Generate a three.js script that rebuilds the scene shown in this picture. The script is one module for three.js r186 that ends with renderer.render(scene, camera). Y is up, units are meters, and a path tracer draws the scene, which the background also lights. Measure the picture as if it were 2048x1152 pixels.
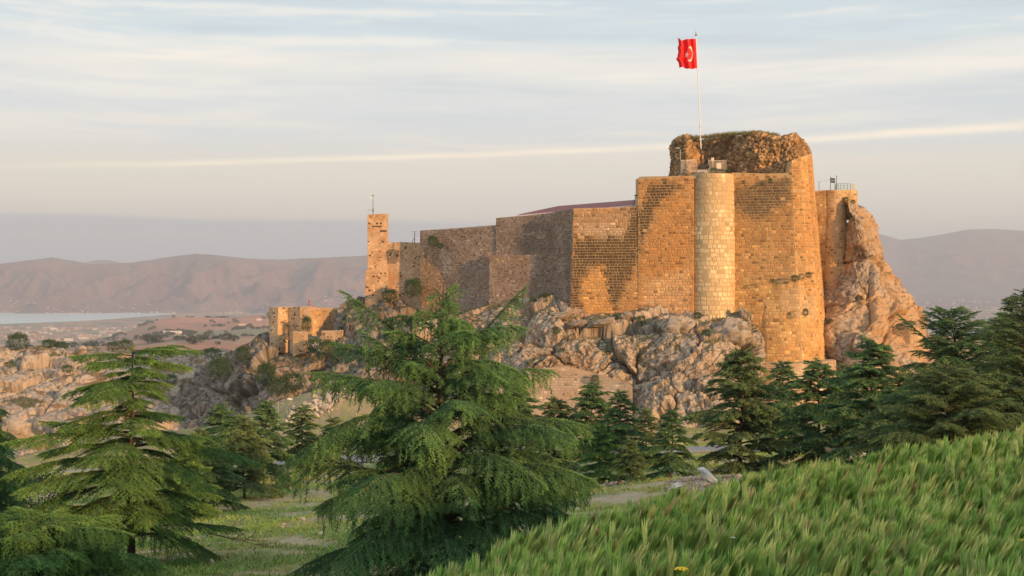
import * as THREE from 'three';
import { mergeGeometries, mergeVertices } from 'three/addons/utils/BufferGeometryUtils.js';
import { createNoise2D, createNoise3D } from 'simplex-noise';

// ------------------------------------------------------------------ camera, sky, sun, exposure
const scene = new THREE.Scene();
const EYE = 1.89, F = 2800, HORIZON = 548;             // focal length and horizon row for a 2048 x 1152 picture
const TILT = -Math.atan((576 - HORIZON) / F);
const camera = new THREE.PerspectiveCamera(2 * Math.atan(576 / F) * 180 / Math.PI, 16 / 9, 0.3, 120000);
camera.position.set(0, EYE, 0);
camera.rotation.x = TILT;
scene.add(camera);

const renderer = new THREE.WebGLRenderer({ antialias: true });
renderer.setSize(1024, 576);
renderer.toneMapping = THREE.LinearToneMapping;
renderer.toneMappingExposure = 1.4;
renderer.shadowMap.enabled = true;

const SUN_AZ = 44, SUN_EL = 11;                      // degrees to the right of straight behind the camera, and up
const sunDir = new THREE.Vector3(
  Math.sin(SUN_AZ * Math.PI / 180) * Math.cos(SUN_EL * Math.PI / 180), Math.sin(SUN_EL * Math.PI / 180),
  Math.cos(SUN_AZ * Math.PI / 180) * Math.cos(SUN_EL * Math.PI / 180));
const sun = new THREE.DirectionalLight(new THREE.Color().setRGB(1.0, 0.55, 0.22), 4.6);
sun.position.copy(sunDir).multiplyScalar(600).add(new THREE.Vector3(0, 0, -150));
sun.target.position.set(0, 0, -150);
sun.castShadow = true; sun.shadow.radius = 3; sun.shadow.mapSize.set(4096, 4096);
Object.assign(sun.shadow.camera, { left: -320, right: 320, top: 200, bottom: -200, near: 1, far: 1600 });
scene.add(sun, sun.target);

scene.fog = new THREE.FogExp2(new THREE.Color().setRGB(0.55, 0.64, 0.77), 5.0e-5);

// ------------------------------------------------------------------ random numbers and noise
const rng = (seed) => { let s = seed >>> 0; return () => { s = (s + 0x6d2b79f5) | 0; let t = Math.imul(s ^ (s >>> 15), 1 | s); t = (t + Math.imul(t ^ (t >>> 7), 61 | t)) ^ t; return ((t ^ (t >>> 14)) >>> 0) / 4294967296; }; };
const n2 = createNoise2D(rng(11)), n3 = createNoise3D(rng(12));
const { lerp, clamp } = THREE.MathUtils;
const smooth = (a, b, x) => { const t = clamp((x - a) / (b - a), 0, 1); return t * t * (3 - 2 * t); };
const fbm2 = (x, y, o = 4) => { let s = 0, a = 0.5; for (let i = 0; i < o; i++) { s += a * n2(x, y); x = x * 2.03 + 7.1; y = y * 2.03 - 3.7; a *= 0.5; } return s; };
const fbm3 = (x, y, z, o = 4) => { let s = 0, a = 0.5; for (let i = 0; i < o; i++) { s += a * n3(x, y, z); x = x * 2.03 + 7.1; y = y * 2.03 - 3.7; z = z * 2.03 + 1.3; a *= 0.5; } return s; };
const h32 = (x, y, z, k) => { let h = Math.imul(x, 374761393) ^ Math.imul(y, 668265263) ^ Math.imul(z, 2147483647) ^ Math.imul(k, 974634777); h = Math.imul(h ^ (h >>> 13), 1274126177); h = Math.imul(h ^ (h >>> 16), 2246822519); return ((h ^ (h >>> 15)) >>> 0) / 4294967296; };
function voronoi(x, y, z) {                               // [nearest, second nearest distance, a number for the cell]
  const ix = Math.floor(x), iy = Math.floor(y), iz = Math.floor(z); let a = 9, b = 9, id = 0, ox = 0, oy = 0, oz = 0;
  for (let i = -1; i < 2; i++) for (let j = -1; j < 2; j++) for (let k = -1; k < 2; k++) {
    const cx = ix + i, cy = iy + j, cz = iz + k;
    const dx = cx + h32(cx, cy, cz, 1) - x, dy = cy + h32(cx, cy, cz, 2) - y, dz = cz + h32(cx, cy, cz, 3) - z;
    const d = dx * dx + dy * dy + dz * dz;
    if (d < a) { b = a; a = d; id = h32(cx, cy, cz, 4); ox = dx; oy = dy; oz = dz; } else if (d < b) b = d;
  }
  return [Math.sqrt(a), Math.sqrt(b), id, ox, oy, oz];
}

// ------------------------------------------------------------------ the sky: high thin cloud in long level streaks
{
  const W = 4096, H = 2048, data = new Float32Array(W * H * 4);
  const s2l = (v) => { v /= 255; return v <= 0.04045 ? v / 12.92 : ((v + 0.055) / 1.055) ** 2.4; };
  const stops = [[0, 172, 168, 166], [1.1, 187, 183, 178], [2.0, 205, 198, 185], [3.0, 213, 206, 192], [4.4, 213, 207, 193], [5.4, 202, 205, 204], [6.6, 203, 207, 207], [8.2, 206, 208, 206], [9.4, 191, 203, 208], [11.2, 183, 197, 205], [15, 187, 199, 207], [30, 188, 200, 208], [60, 188, 200, 209], [90, 188, 200, 209]]
    .map(([e, ...c]) => [e, ...c.map(s2l)]);
  const out = [0, 0, 0];
  const base = (e) => { let i = 0; while (i < stops.length - 2 && e > stops[i + 1][0]) i++; const t = clamp((e - stops[i][0]) / (stops[i + 1][0] - stops[i][0]), 0, 1); for (let c = 0; c < 3; c++) out[c] = lerp(stops[i][c + 1], stops[i + 1][c + 1], t); };
  const cream = [222, 219, 211].map(s2l), grey = [182, 193, 199].map(s2l), peach = [228, 206, 182].map(s2l), bank = [156, 167, 180].map(s2l);
  for (let r = 0; r < H; r++) {
    const e = ((r + 0.5) / H - 0.5) * 180, er = Math.max(e, -1);
    const many = e > -1.5 && e < 26;
    for (let c = 0; c < W; c++) {
      const o = (r * W + c) * 4;
      if (!many && (c & 3)) { for (let k = 0; k < 4; k++) data[o + k] = data[o - 4 + k]; continue; }
      const ang = ((c + 0.5) / W - 0.5) * 2 * Math.PI, x = Math.cos(ang), z = Math.sin(ang);
      const a = Math.atan2(x, -z) * 180 / Math.PI;         // degrees right of the middle of the view
      base(er);
      const stretch = e > 12 ? 1 / (1 + (e - 12) * 0.05) : 1, X = x * 4.2, Z = z * 4.2;
      const bend = er * stretch + 0.5 * n3(X * 0.7, Z * 0.7, 3) + 0.016 * a * Math.cos(a * 0.0087);
      let s1 = fbm3(X * 0.55, bend * 0.75, Z * 0.55 + 5, many ? 5 : 3), s2 = many ? fbm3(X * 2.4 + 20, bend * 4.2, Z * 2.4, 5) : 0;
      const hi = smooth(2.6, 7, er), w1 = smooth(-0.05, 0.34, s1 * 0.8 + s2 * 0.4) * 0.68 * (0.35 + 0.65 * hi);
      const warm = er > 7 ? cream : cream.map((v, k) => lerp(peach[k], v, clamp((er - 2) / 5, 0, 1)));
      for (let k = 0; k < 3; k++) out[k] = lerp(out[k], warm[k], w1);
      const w2 = smooth(0.0, 0.36, -s1 * 0.8 + s2 * 0.4) * 0.8 * smooth(4.5, 9, er);
      for (let k = 0; k < 3; k++) out[k] = lerp(out[k], grey[k], w2);
      // two long bright streaks, one wide and one thin, and a low grey bank of cloud to the left
      const c1 = 8.55 + 0.25 * n3(X * 0.5, Z * 0.5, 9), b1 = Math.exp(-(((er - c1) / (0.55 + 0.25 * s1)) ** 2)) * (0.45 + 0.4 * s2 + 0.2 * n3(X, Z, 2)) * smooth(70, 25, Math.abs(a + 5));
      const c2 = 4.93 + 0.039 * a + 0.04 * n3(X * 2, Z * 2, 8), b2 = Math.exp(-(((er - c2) / (0.09 + 0.07 * smooth(-5, 20, a))) ** 2)) * smooth(-26, -8, a) * smooth(60, 22, a) * (0.8 + 0.5 * s2);
      for (let k = 0; k < 3; k++) out[k] = lerp(out[k], k < 3 ? [236, 226, 212].map(s2l)[k] : 0, clamp(b1, 0, 0.8)), out[k] = lerp(out[k], [250, 234, 208].map(s2l)[k], clamp(b2, 0, 0.85));
      const topE = 2.32 - 0.012 * (a + 20) + 0.05 * n3(X * 2, Z * 2, 4), bk = smooth(topE + 0.1, topE - 0.12, er) * smooth(4, -3, a) * smooth(-75, -45, a) * 0.75;
      for (let k = 0; k < 3; k++) out[k] = lerp(out[k], bank[k], bk);
      for (let k = 0; k < 3; k++) data[o + k] = out[k];
      data[o + 3] = 1;
    }
  }
  const sky = new THREE.DataTexture(data, W, H, THREE.RGBAFormat, THREE.FloatType);
  sky.mapping = THREE.EquirectangularReflectionMapping; sky.magFilter = sky.minFilter = THREE.LinearFilter; sky.needsUpdate = true;
  scene.background = sky; scene.environment = sky;
}

// ------------------------------------------------------------------ helpers
const V = (x, y, z) => new THREE.Vector3(x, y, z);
const ct = Math.cos(TILT), st = Math.sin(TILT);
// the point of the world that a photograph's pixel shows at a distance straight ahead
function at(px, py, d) { const x = (px - 1024) / F, y = (576 - py) / F, Y = y * ct + st, Z = -ct + y * st; const k = d / -Z; return V(x * k, EYE + Y * k, -d); }
const xAt = (px, d) => (px - 1024) / F * d;
const rowY = (py, d) => at(1024, py, d).y;
const used = new Map();
function numbered(name) { const k = used.get(name) ?? 0; used.set(name, k + 1); return k ? name + '_' + String(k).padStart(3, '0') : name; }
function shade(o) { o.castShadow = true; o.receiveShadow = true; return o; }
function thing(name, label, category, pos, group) {
  const o = new THREE.Group(); o.name = numbered(name); o.position.copy(pos); o.userData = { label, category };
  if (group) o.userData.group = group;
  scene.add(o); return o;
}
function part(name, geo, mat, parent, label) { const m = shade(new THREE.Mesh(geo, mat)); m.name = name; if (label) m.userData.label = label; parent.add(m); return m; }
function struct(name, geo, mat) { const m = shade(new THREE.Mesh(geo, mat)); m.name = name; m.userData.kind = 'structure'; scene.add(m); return m; }
function stuff(name, mesh, parent, label, category) { shade(mesh); mesh.name = name; mesh.userData.kind = 'stuff'; if (label) mesh.userData.label = label; if (category) mesh.userData.category = category; (parent ?? scene).add(mesh); return mesh; }
function copyOf(root, label, pos, turn, scale) {
  const r = root.clone(); r.name = numbered(root.name.replace(/_\d{3}$/, '')); r.userData = { ...root.userData, label };
  r.position.copy(pos); r.rotation.y = turn ?? 0; r.scale.setScalar(scale ?? 1); scene.add(r); return r;
}
const M4 = new THREE.Matrix4(), Q = new THREE.Quaternion(), COL = new THREE.Color();
function basis(x, y, z, p, sx, sy, sz) { return new THREE.Matrix4().makeBasis(x.clone().multiplyScalar(sx), y.clone().multiplyScalar(sy), z.clone().multiplyScalar(sz)).setPosition(p); }
function instanced(geo, mat, list) {                        // list of [Matrix4, [r, g, b]]
  const m = new THREE.InstancedMesh(geo, mat, list.length);
  list.forEach(([t, c], i) => { m.setMatrixAt(i, t); m.setColorAt(i, COL.setRGB(...c)); });
  return m;
}
function raw(pos, idx, col, uv) {
  const g = new THREE.BufferGeometry();
  g.setAttribute('position', new THREE.Float32BufferAttribute(pos, 3));
  if (col) g.setAttribute('color', new THREE.Float32BufferAttribute(col, 3));
  if (uv) g.setAttribute('uv', new THREE.Float32BufferAttribute(uv, 2));
  if (idx) g.setIndex(idx);
  g.computeVertexNormals(); return g;
}
function box(w, h, d, x = 0, y = 0, z = 0, ry = 0, rz = 0) { const g = new THREE.BoxGeometry(w, h, d); if (rz) g.rotateZ(rz); if (ry) g.rotateY(ry); g.translate(x, y, z); return g; }
function taper(pts, radii, sides = 6) {                     // a tube that tapers along its points
  const pos = [], idx = [], n = pts.length; let side = V(0, 0, 1);
  for (let i = 0; i < n; i++) {
    const t = pts[Math.min(i + 1, n - 1)].clone().sub(pts[Math.max(i - 1, 0)]).normalize();
    if (Math.abs(t.dot(side)) > 0.95) side = V(1, 0, 0);
    const u = V().crossVectors(side, t).normalize(), w = V().crossVectors(t, u); side = w;
    for (let k = 0; k < sides; k++) { const a = k / sides * Math.PI * 2; pos.push(...pts[i].clone().addScaledVector(u, Math.cos(a) * radii[i]).addScaledVector(w, Math.sin(a) * radii[i]).toArray()); }
  }
  for (let i = 0; i < n - 1; i++) for (let k = 0; k < sides; k++) { const a = i * sides + k, b = i * sides + (k + 1) % sides; idx.push(a, b, a + sides, b, b + sides, a + sides); }
  for (let k = 1; k < sides - 1; k++) idx.push((n - 1) * sides, (n - 1) * sides + k, (n - 1) * sides + k + 1);
  return raw(pos, idx);
}
const bar = (a, b, r, r2 = r, s = 6) => taper([a, a.clone().lerp(b, 0.5), b], [r, (r + r2) / 2, r2], s);

// tileable noise textures for grain and fine relief
function grain(size, seed, lo, hi, freqs) {
  const r = rng(seed), a = new Float32Array(size * size);
  for (const [f, w] of freqs) {
    const g = new Float32Array(f * f).map(() => r());
    for (let y = 0; y < size; y++) for (let x = 0; x < size; x++) {
      const u = x / size * f, v = y / size * f, i = Math.floor(u), j = Math.floor(v); let p = u - i, q = v - j; p = p * p * (3 - 2 * p); q = q * q * (3 - 2 * q);
      const G = (m, n) => g[(n % f) * f + m % f];
      a[y * size + x] += w * lerp(lerp(G(i, j), G(i + 1, j), p), lerp(G(i, j + 1), G(i + 1, j + 1), p), q);
    }
  }
  let mn = 1e9, mx = -1e9; for (const v of a) { mn = Math.min(mn, v); mx = Math.max(mx, v); }
  const d = new Uint8Array(size * size * 4);
  a.forEach((v, i) => { const k = Math.round(255 * lerp(lo, hi, (v - mn) / (mx - mn))); d.set([k, k, k, 255], i * 4); });
  const t = new THREE.DataTexture(d, size, size); t.wrapS = t.wrapT = THREE.RepeatWrapping; t.magFilter = THREE.LinearFilter; t.minFilter = THREE.LinearMipmapLinearFilter; t.needsUpdate = true; return t;
}
const grainMap = grain(512, 5, 0.62, 1.0, [[8, 1], [19, 0.8], [47, 0.7], [111, 0.8], [250, 0.8]]);
const grainBump = grain(512, 6, 0, 1, [[9, 1], [23, 0.7], [61, 0.5], [140, 0.4]]);

const mat = (o) => new THREE.MeshStandardMaterial({ roughness: 0.95, side: THREE.DoubleSide, ...o });
const rgb = (r, g, b) => new THREE.Color().setRGB(r, g, b);
const mGround = mat({ vertexColors: true, map: grainMap, bumpMap: grainBump, bumpScale: 0.12 });
const mRock = mat({ vertexColors: true, map: grainMap, bumpMap: grainBump, bumpScale: 0.24, roughness: 0.92 });
const mFar = mat({ vertexColors: true, roughness: 1 });
const mStone = mat({ color: 0xffffff, roughness: 0.9 });
const mMortar = mat({ vertexColors: true, roughness: 0.95 });
const mLeaf = mat({ roughness: 0.75 });
const mBark = mat({ color: rgb(0.075, 0.055, 0.042), roughness: 1 });
const mWhite = mat({ color: rgb(0.72, 0.71, 0.68), roughness: 0.5 });
const mBlack = mat({ color: rgb(0.02, 0.02, 0.022), roughness: 0.5 });
const mSteel = mat({ color: rgb(0.35, 0.36, 0.36), roughness: 0.45, metalness: 0.6 });
const mDark = mat({ color: rgb(0.05, 0.055, 0.06), roughness: 0.6 });
const mGreenMetal = mat({ color: rgb(0.08, 0.19, 0.15), roughness: 0.5 });

// ------------------------------------------------------------------ the lie of the land
const anchors = [
  [890, 1165, 40], [260, 1118, 45], [-100, 1130, 50], [60, 1180, 38], [425, 1024, 80], [487, 994, 88], [525, 980, 95], [600, 930, 118], [560, 1092, 54], [720, 1085, 52], [700, 1005, 76],
  [1100, 995, 80], [1230, 968, 76], [1380, 962, 72], [1480, 938, 92], [1640, 932, 90], [1400, 905, 128], [1640, 900, 128], [1850, 945, 62], [2040, 965, 50], [2300, 970, 60], [2500, 800, 150],
  [1150, 838, 200], [1320, 862, 200], [1590, 838, 214], [1740, 800, 212], [1900, 745, 224], [2100, 748, 240],
  [600, 800, 190], [670, 768, 205], [560, 835, 190], [500, 835, 220], [350, 890, 200], [150, 925, 180], [0, 955, 150], [-300, 970, 150], [100, 880, 280], [300, 850, 285], [-200, 885, 280], [500, 815, 280], [700, 800, 280],
  [100, 900, 235], [320, 865, 250], [900, 900, 140], [1000, 862, 190], [840, 830, 215], [0, 712, 330], [300, 714, 330], [560, 735, 330], [-300, 715, 330], [800, 660, 320], [1400, 640, 320], [2000, 690, 320], [-400, 1150, 50],
];
const tps = (() => {
  const P = anchors.map(([px, py, d]) => [xAt(px, d) / 100, d / 100, rowY(py, d)]), n = P.length, N = n + 3;
  const U = (a, b) => { const r = (a[0] - b[0]) ** 2 + (a[1] - b[1]) ** 2; return r < 1e-9 ? 0 : r * Math.log(r); };
  const A = [...Array(N)].map(() => new Array(N + 1).fill(0));
  for (let i = 0; i < n; i++) { for (let j = 0; j < n; j++) A[i][j] = U(P[i], P[j]); A[i][i] += 0.01; A[i][n] = A[n][i] = 1; A[i][n + 1] = A[n + 1][i] = P[i][0]; A[i][n + 2] = A[n + 2][i] = P[i][1]; A[i][N] = P[i][2]; }
  for (let i = 0; i < N; i++) { let p = i; for (let j = i; j < N; j++) if (Math.abs(A[j][i]) > Math.abs(A[p][i])) p = j; [A[i], A[p]] = [A[p], A[i]]; for (let j = 0; j < N; j++) if (j !== i) { const f = A[j][i] / A[i][i]; if (f) for (let k = i; k <= N; k++) A[j][k] -= f * A[i][k]; } }
  const w = A.map((r, i) => r[N] / r[i]);
  return (x, d) => { const q = [clamp(x, -110, 130) / 100, clamp(d, 34, 330) / 100]; let s = w[n] + w[n + 1] * q[0] + w[n + 2] * q[1]; for (let i = 0; i < n; i++) s += w[i] * U(q, P[i]); return s; };
})();
const crest = [[-9, -30], [-6, -9], [-3.2, -2], [-1.7, 2.2], [-0.35, 4.8], [0.3, 6.2], [0.78, 7.8], [1.12, 8.8], [1.75, 9.9], [2.7, 10.6], [3.4, 11.5], [4.6, 12.6], [7.5, 15.5], [14, 21], [30, 30], [60, 40]];
function pastCrest(x, d) {                                   // metres beyond the edge of the hill that the camera stands on (negative on it)
  let best = 1e9, sgn = 1;
  for (let i = 0; i < crest.length - 1; i++) {
    const [ax, ad] = crest[i], [bx, bd] = crest[i + 1], ex = bx - ax, ed = bd - ad, t = clamp(((x - ax) * ex + (d - ad) * ed) / (ex * ex + ed * ed), 0, 1);
    const qx = x - ax - t * ex, qd = d - ad - t * ed, r = Math.hypot(qx, qd);
    if (r < best) { best = r; sgn = ex * qd - ed * qx > 0 ? 1 : -1; }
  }
  return best * sgn;
}
const table = (T, d) => { let i = 0; while (i < T.length - 2 && d > T[i + 1][0]) i++; const t = clamp((d - T[i][0]) / (T[i + 1][0] - T[i][0]), 0, 1); return lerp(T[i][1], T[i + 1][1], t); };
const FAR_A = [[330, -19], [500, -36], [900, -80], [1800, -112], [2500, -129], [3500, -190], [5000, -300], [8000, -428], [9000, -436], [99999, -436]];
const FAR_B = [[330, -19], [500, -36], [1200, -80], [2000, -110], [2600, -130], [3600, -169], [5000, -215], [6200, -231], [6900, -203], [7700, -270], [10000, -436], [99999, -436]];
const FAR_C = [[330, -24], [500, -80], [1000, -160], [3000, -330], [6000, -428], [8000, -436], [12000, -425], [23000, -235], [99999, -235]];
const RIDGE_L = [[-900, 500], [-300, 522], [-80, 533], [0, 527], [60, 520], [105, 514], [150, 521], [180, 528], [260, 525], [330, 515], [390, 507], [430, 509], [500, 517], [560, 518], [640, 515], [733, 511], [900, 505], [1200, 520], [1500, 530]];
const RIDGE_R = [[1500, 500], [1700, 462], [1765, 468], [1800, 478], [1850, 473], [1890, 466], [1940, 457], [1985, 456], [2048, 460], [2200, 470], [2600, 440]];
const SHADE_HILL = [106, 110];                                      // unseen rise behind the camera, to its right, added to shade the foreground
function height(x, z) {
  const d = -z, px = clamp(d > 1 ? 1024 + F * x / d : (x > 0 ? 2600 : -600), -800, 2700);
  const R = Math.hypot(x, z), dd = d > 0 ? Math.max(d, R * 0.6) : R;
  let y = d < 700 ? tps(x, d) + (d > 30 ? 0.35 * fbm2(x * 0.06, d * 0.06, 3) : 0) : 0;
  if (dd > 330) {
    const wB = smooth(120, 360, px), wC = smooth(900, 1500, px);
    let f = lerp(lerp(table(FAR_A, dd), table(FAR_B, dd), wB), table(FAR_C, dd), wC);
    const roll = smooth(500, 1500, dd) * (1 - smooth(7000, 9500, dd));
    f += roll * (9 + 14 * wB) * fbm2(x / 900, d / 900, 5);
    if (d > 14500) {
      const px0 = px;
      const dl = 18200 + 500 * n2(px0 / 260, 4), hl = -(table(RIDGE_L, px) - HORIZON) / F * dl + EYE + 434, foot = 15500 + 250 * n2(px / 140, 7);
      const wl = 1 - smooth(1350, 1550, px);
      let s = d < dl ? clamp((d - foot) / (dl - foot), 0, 1) : 1 - clamp((d - dl) / 4000, 0, 1);
      if (s > 0 && wl > 0) {
        let rid = 0, a = 1, fx = x / 1500, fd = d / 1500; for (let i = 0; i < 5; i++) { rid += a * (1 - Math.abs(n2(fx + i * 9.1, fd))); fx *= 2; fd *= 2; a *= 0.5; }
        rid = rid / 1.94 - 0.62;
        f += wl * hl * (Math.pow(s, 1.25) + (d < dl ? 1.7 * rid * s * (1 - s) * 1.9 + 0.03 * rid : 0));
      }
      if (d > 22000 && d < 29000 && px < 500) { const s2 = 1 - Math.abs(d - 25500) / 3500; f = Math.max(f, -436 + s2 * (-(518 + 9 * ((px - 205) / 45) ** 2 - HORIZON) / F * 25500 + 436)); }
      const dr = 26000, hr = -(table(RIDGE_R, px) - HORIZON) / F * dr + EYE + 235, wr = smooth(1400, 1600, px), sr = d < dr ? clamp((d - 21500) / (dr - 21500), 0, 1) : 1 - clamp((d - dr) / 5000, 0, 1);
      if (sr > 0 && wr > 0) { let rid = 0, a = 1, fx = x / 2700, fd = d / 2700; for (let i = 0; i < 4; i++) { rid += a * (1 - Math.abs(n2(fx + i * 5.1, fd))); fx *= 2; fd *= 2; a *= 0.5; } rid = rid / 1.87 - 0.62; f += wr * hr * (Math.pow(sr, 1.2) + 1.3 * rid * sr * (1 - sr)); }
    }
    y = d < 700 && d > 0 ? lerp(y, f, smooth(330, 480, dd)) : f;
  }
  if (R < 420) {
    const s = pastCrest(x, d), top = 0.10 * fbm2(x * 0.35, d * 0.35, 3) + (s < 0 ? 0 : 0);
    const bump = 31.2 * Math.exp(-(((x - SHADE_HILL[0]) / 62) ** 2) - ((z - SHADE_HILL[1]) / 62) ** 2);
    const drop = s > 0 ? 0.62 * (Math.sqrt(s * s + 1.2) - 1.095) : 0;
    const hill = top - drop, k = 0.6, m = clamp(0.5 + 0.5 * (hill - y) / k, 0, 1);
    y = lerp(y, hill, m) + k * m * (1 - m) + bump;
  }
  return y;
}
const ground = (px, d) => { const x = xAt(px, d); return V(x, height(x, -d), -d); };

function groundColor(x, z, y) {
  const d = -z, R = Math.hypot(x, z);
  const mix = (a, b, t) => [lerp(a[0], b[0], t), lerp(a[1], b[1], t), lerp(a[2], b[2], t)];
  if (R < 420 || d < 0) {
    const n = fbm2(x * 0.05, z * 0.05, 4), m = fbm2(x * 0.23 + 9, z * 0.23, 4), q = fbm2(x * 0.9 + 4, z * 0.9, 3);
    let c = mix([0.21, 0.25, 0.075], [0.40, 0.35, 0.14], smooth(-0.25, 0.4, n + 0.5 * m));
    c = mix(c, [0.50, 0.39, 0.26], smooth(0.10, 0.38, m + 0.35 * n + 0.3 * q) * (d > 36 ? 0.9 : 0.2));
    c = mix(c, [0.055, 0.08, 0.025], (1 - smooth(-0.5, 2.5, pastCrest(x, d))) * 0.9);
    c = mix(c, [0.40, 0.28, 0.17], smooth(125, 190, d) * (0.35 + 0.5 * smooth(-0.2, 0.3, m)));
    c = mix(c, [0.36, 0.22, 0.10], smooth(268, 300, d) * (0.55 + 0.6 * m));
    return c;
  }
  if (d > 15300 && y > -433) {
    const n = fbm2(x / 900, d / 900, 5), m = fbm2(x / 240, d / 240, 3);
    let c = mix([0.155, 0.085, 0.095], [0.20, 0.125, 0.12], smooth(-0.3, 0.4, n)); c = mix(c, [0.12, 0.105, 0.07], smooth(0.1, 0.5, m + 0.3 * n) * 0.6);
    return c;
  }
  const px = 1024 + F * x / Math.max(d, 1), v = voronoi(x / 620 + 0.4 * n2(x / 900, d / 900), 3, d / 900), w = voronoi(x / 190, 8, d / 260);
  const pal = [[0.40, 0.19, 0.11], [0.44, 0.27, 0.16], [0.34, 0.17, 0.11], [0.24, 0.22, 0.09], [0.52, 0.25, 0.11], [0.40, 0.25, 0.16], [0.20, 0.20, 0.09], [0.37, 0.19, 0.12]];
  let c = pal[Math.floor(v[2] * 8)];
  c = mix(c, pal[Math.floor(w[2] * 8)], smooth(8200, 9000, d) * 0.7 + 0.2);
  const hillT = smooth(5600, 6300, d) * (1 - smooth(8000, 9000, d)) * smooth(100, 330, px);
  c = mix(c, mix([0.55, 0.225, 0.13], [0.36, 0.18, 0.11], smooth(-0.2, 0.4, fbm2(x / 300, d / 300, 4))), hillT * 0.9);
  c = mix(c, [0.075, 0.085, 0.05], smooth(0.16, 0.34, fbm2(x / 480 + 31, d / 700, 4)) * 0.85 * (1 - hillT * 0.8));
  c = mix(c, [0.46, 0.34, 0.23], smooth(0.965, 0.99, 1 - Math.abs(n2(x / 700, d / 500 + 40))) * 0.6);
  if (px > 1300) c = mix(c, [0.12, 0.14, 0.10], 0.6 * smooth(-0.3, 0.3, fbm2(x / 2600, d / 2600, 3)));
  return c;
}
{ // one sheet of ground from under the camera to beyond the mountains
  const rings = [0.02, 0.4]; let r = 0.4;
  while (r < 420) { r *= r < 6 ? 1.09 : 1.021; rings.push(r); }
  while (r < 9000) { r *= 1.022; rings.push(r); }
  while (r < 15300) { r += 210; rings.push(r); }
  const split = rings.length - 1;
  while (r < 19800) { r += 42; rings.push(r); }
  while (r < 30000) { r += 160; rings.push(r); }
  rings.push(32000);
  const az = []; for (let a = -180; a < 180;) { az.push(a); a += Math.abs(a) < 26 ? 0.075 : Math.abs(a) < 40 ? 0.5 : 3; } az.push(180);
  const sheet = (from, to, name, material) => {
    const pos = [], col = [], uv = [], idx = [], n = az.length;
    for (let i = from; i <= to; i++) for (const a of az) {
      const t = a * Math.PI / 180, k = Math.abs(a) < 40 ? 1 / Math.cos(t) : lerp(1 / Math.cos(40 * Math.PI / 180), 1, smooth(40, 80, Math.abs(a)));
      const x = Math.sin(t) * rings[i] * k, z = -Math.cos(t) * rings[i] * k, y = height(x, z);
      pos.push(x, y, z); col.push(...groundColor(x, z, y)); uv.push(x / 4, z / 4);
    }
    for (let i = 0; i < to - from; i++) for (let j = 0; j < n - 1; j++) { const a = i * n + j, b = a + n; idx.push(a, a + 1, b, a + 1, b + 1, b); }
    return struct(name, raw(pos, idx, col, uv), material);
  };
  sheet(0, split, 'ground', mGround);
  sheet(split, rings.length - 1, 'mountains', mFar);
}
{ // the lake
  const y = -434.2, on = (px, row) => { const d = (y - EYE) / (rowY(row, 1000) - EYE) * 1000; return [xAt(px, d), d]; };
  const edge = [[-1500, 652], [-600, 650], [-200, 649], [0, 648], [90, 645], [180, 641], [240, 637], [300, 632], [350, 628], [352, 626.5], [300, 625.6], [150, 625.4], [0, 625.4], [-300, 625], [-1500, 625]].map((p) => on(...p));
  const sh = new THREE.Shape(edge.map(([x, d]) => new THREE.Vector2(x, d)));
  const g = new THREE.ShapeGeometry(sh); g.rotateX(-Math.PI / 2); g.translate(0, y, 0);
  struct('lake', g, mat({ color: rgb(0.50, 0.60, 0.62), roughness: 0.3 }));  // pale cyan base colour stands in for sky reflected by the waves
}
{ // the road below the castle
  const pos = [], idx = [], c = []; const line = [[-500, 150], [100, 140], [400, 126], [560, 120], [700, 121], [900, 128], [1100, 132], [1300, 131], [1450, 129], [1700, 131], [2000, 140], [2500, 170]].map(([px, d]) => V(xAt(px, d), 0, -d));
  const cv = new THREE.CatmullRomCurve3(line), N = 160;
  for (let i = 0; i <= N; i++) {
    const p = cv.getPoint(i / N), t = cv.getTangent(i / N), s = V(-t.z, 0, t.x).normalize(), y = Math.max(...[-2.6, 0, 2.6].map((k) => height(p.x + s.x * k, p.z + s.z * k))) + 0.05;
    for (const k of [-2.6, 2.6]) pos.push(p.x + s.x * k, y, p.z + s.z * k);
    for (const k of [-2.6, 2.6]) c.push(0.30, 0.26, 0.24);
    if (i < N) { const a = i * 2; idx.push(a, a + 1, a + 2, a + 1, a + 3, a + 2); }
  }
  struct('road', raw(pos, idx, c), mMortar);
}

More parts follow.
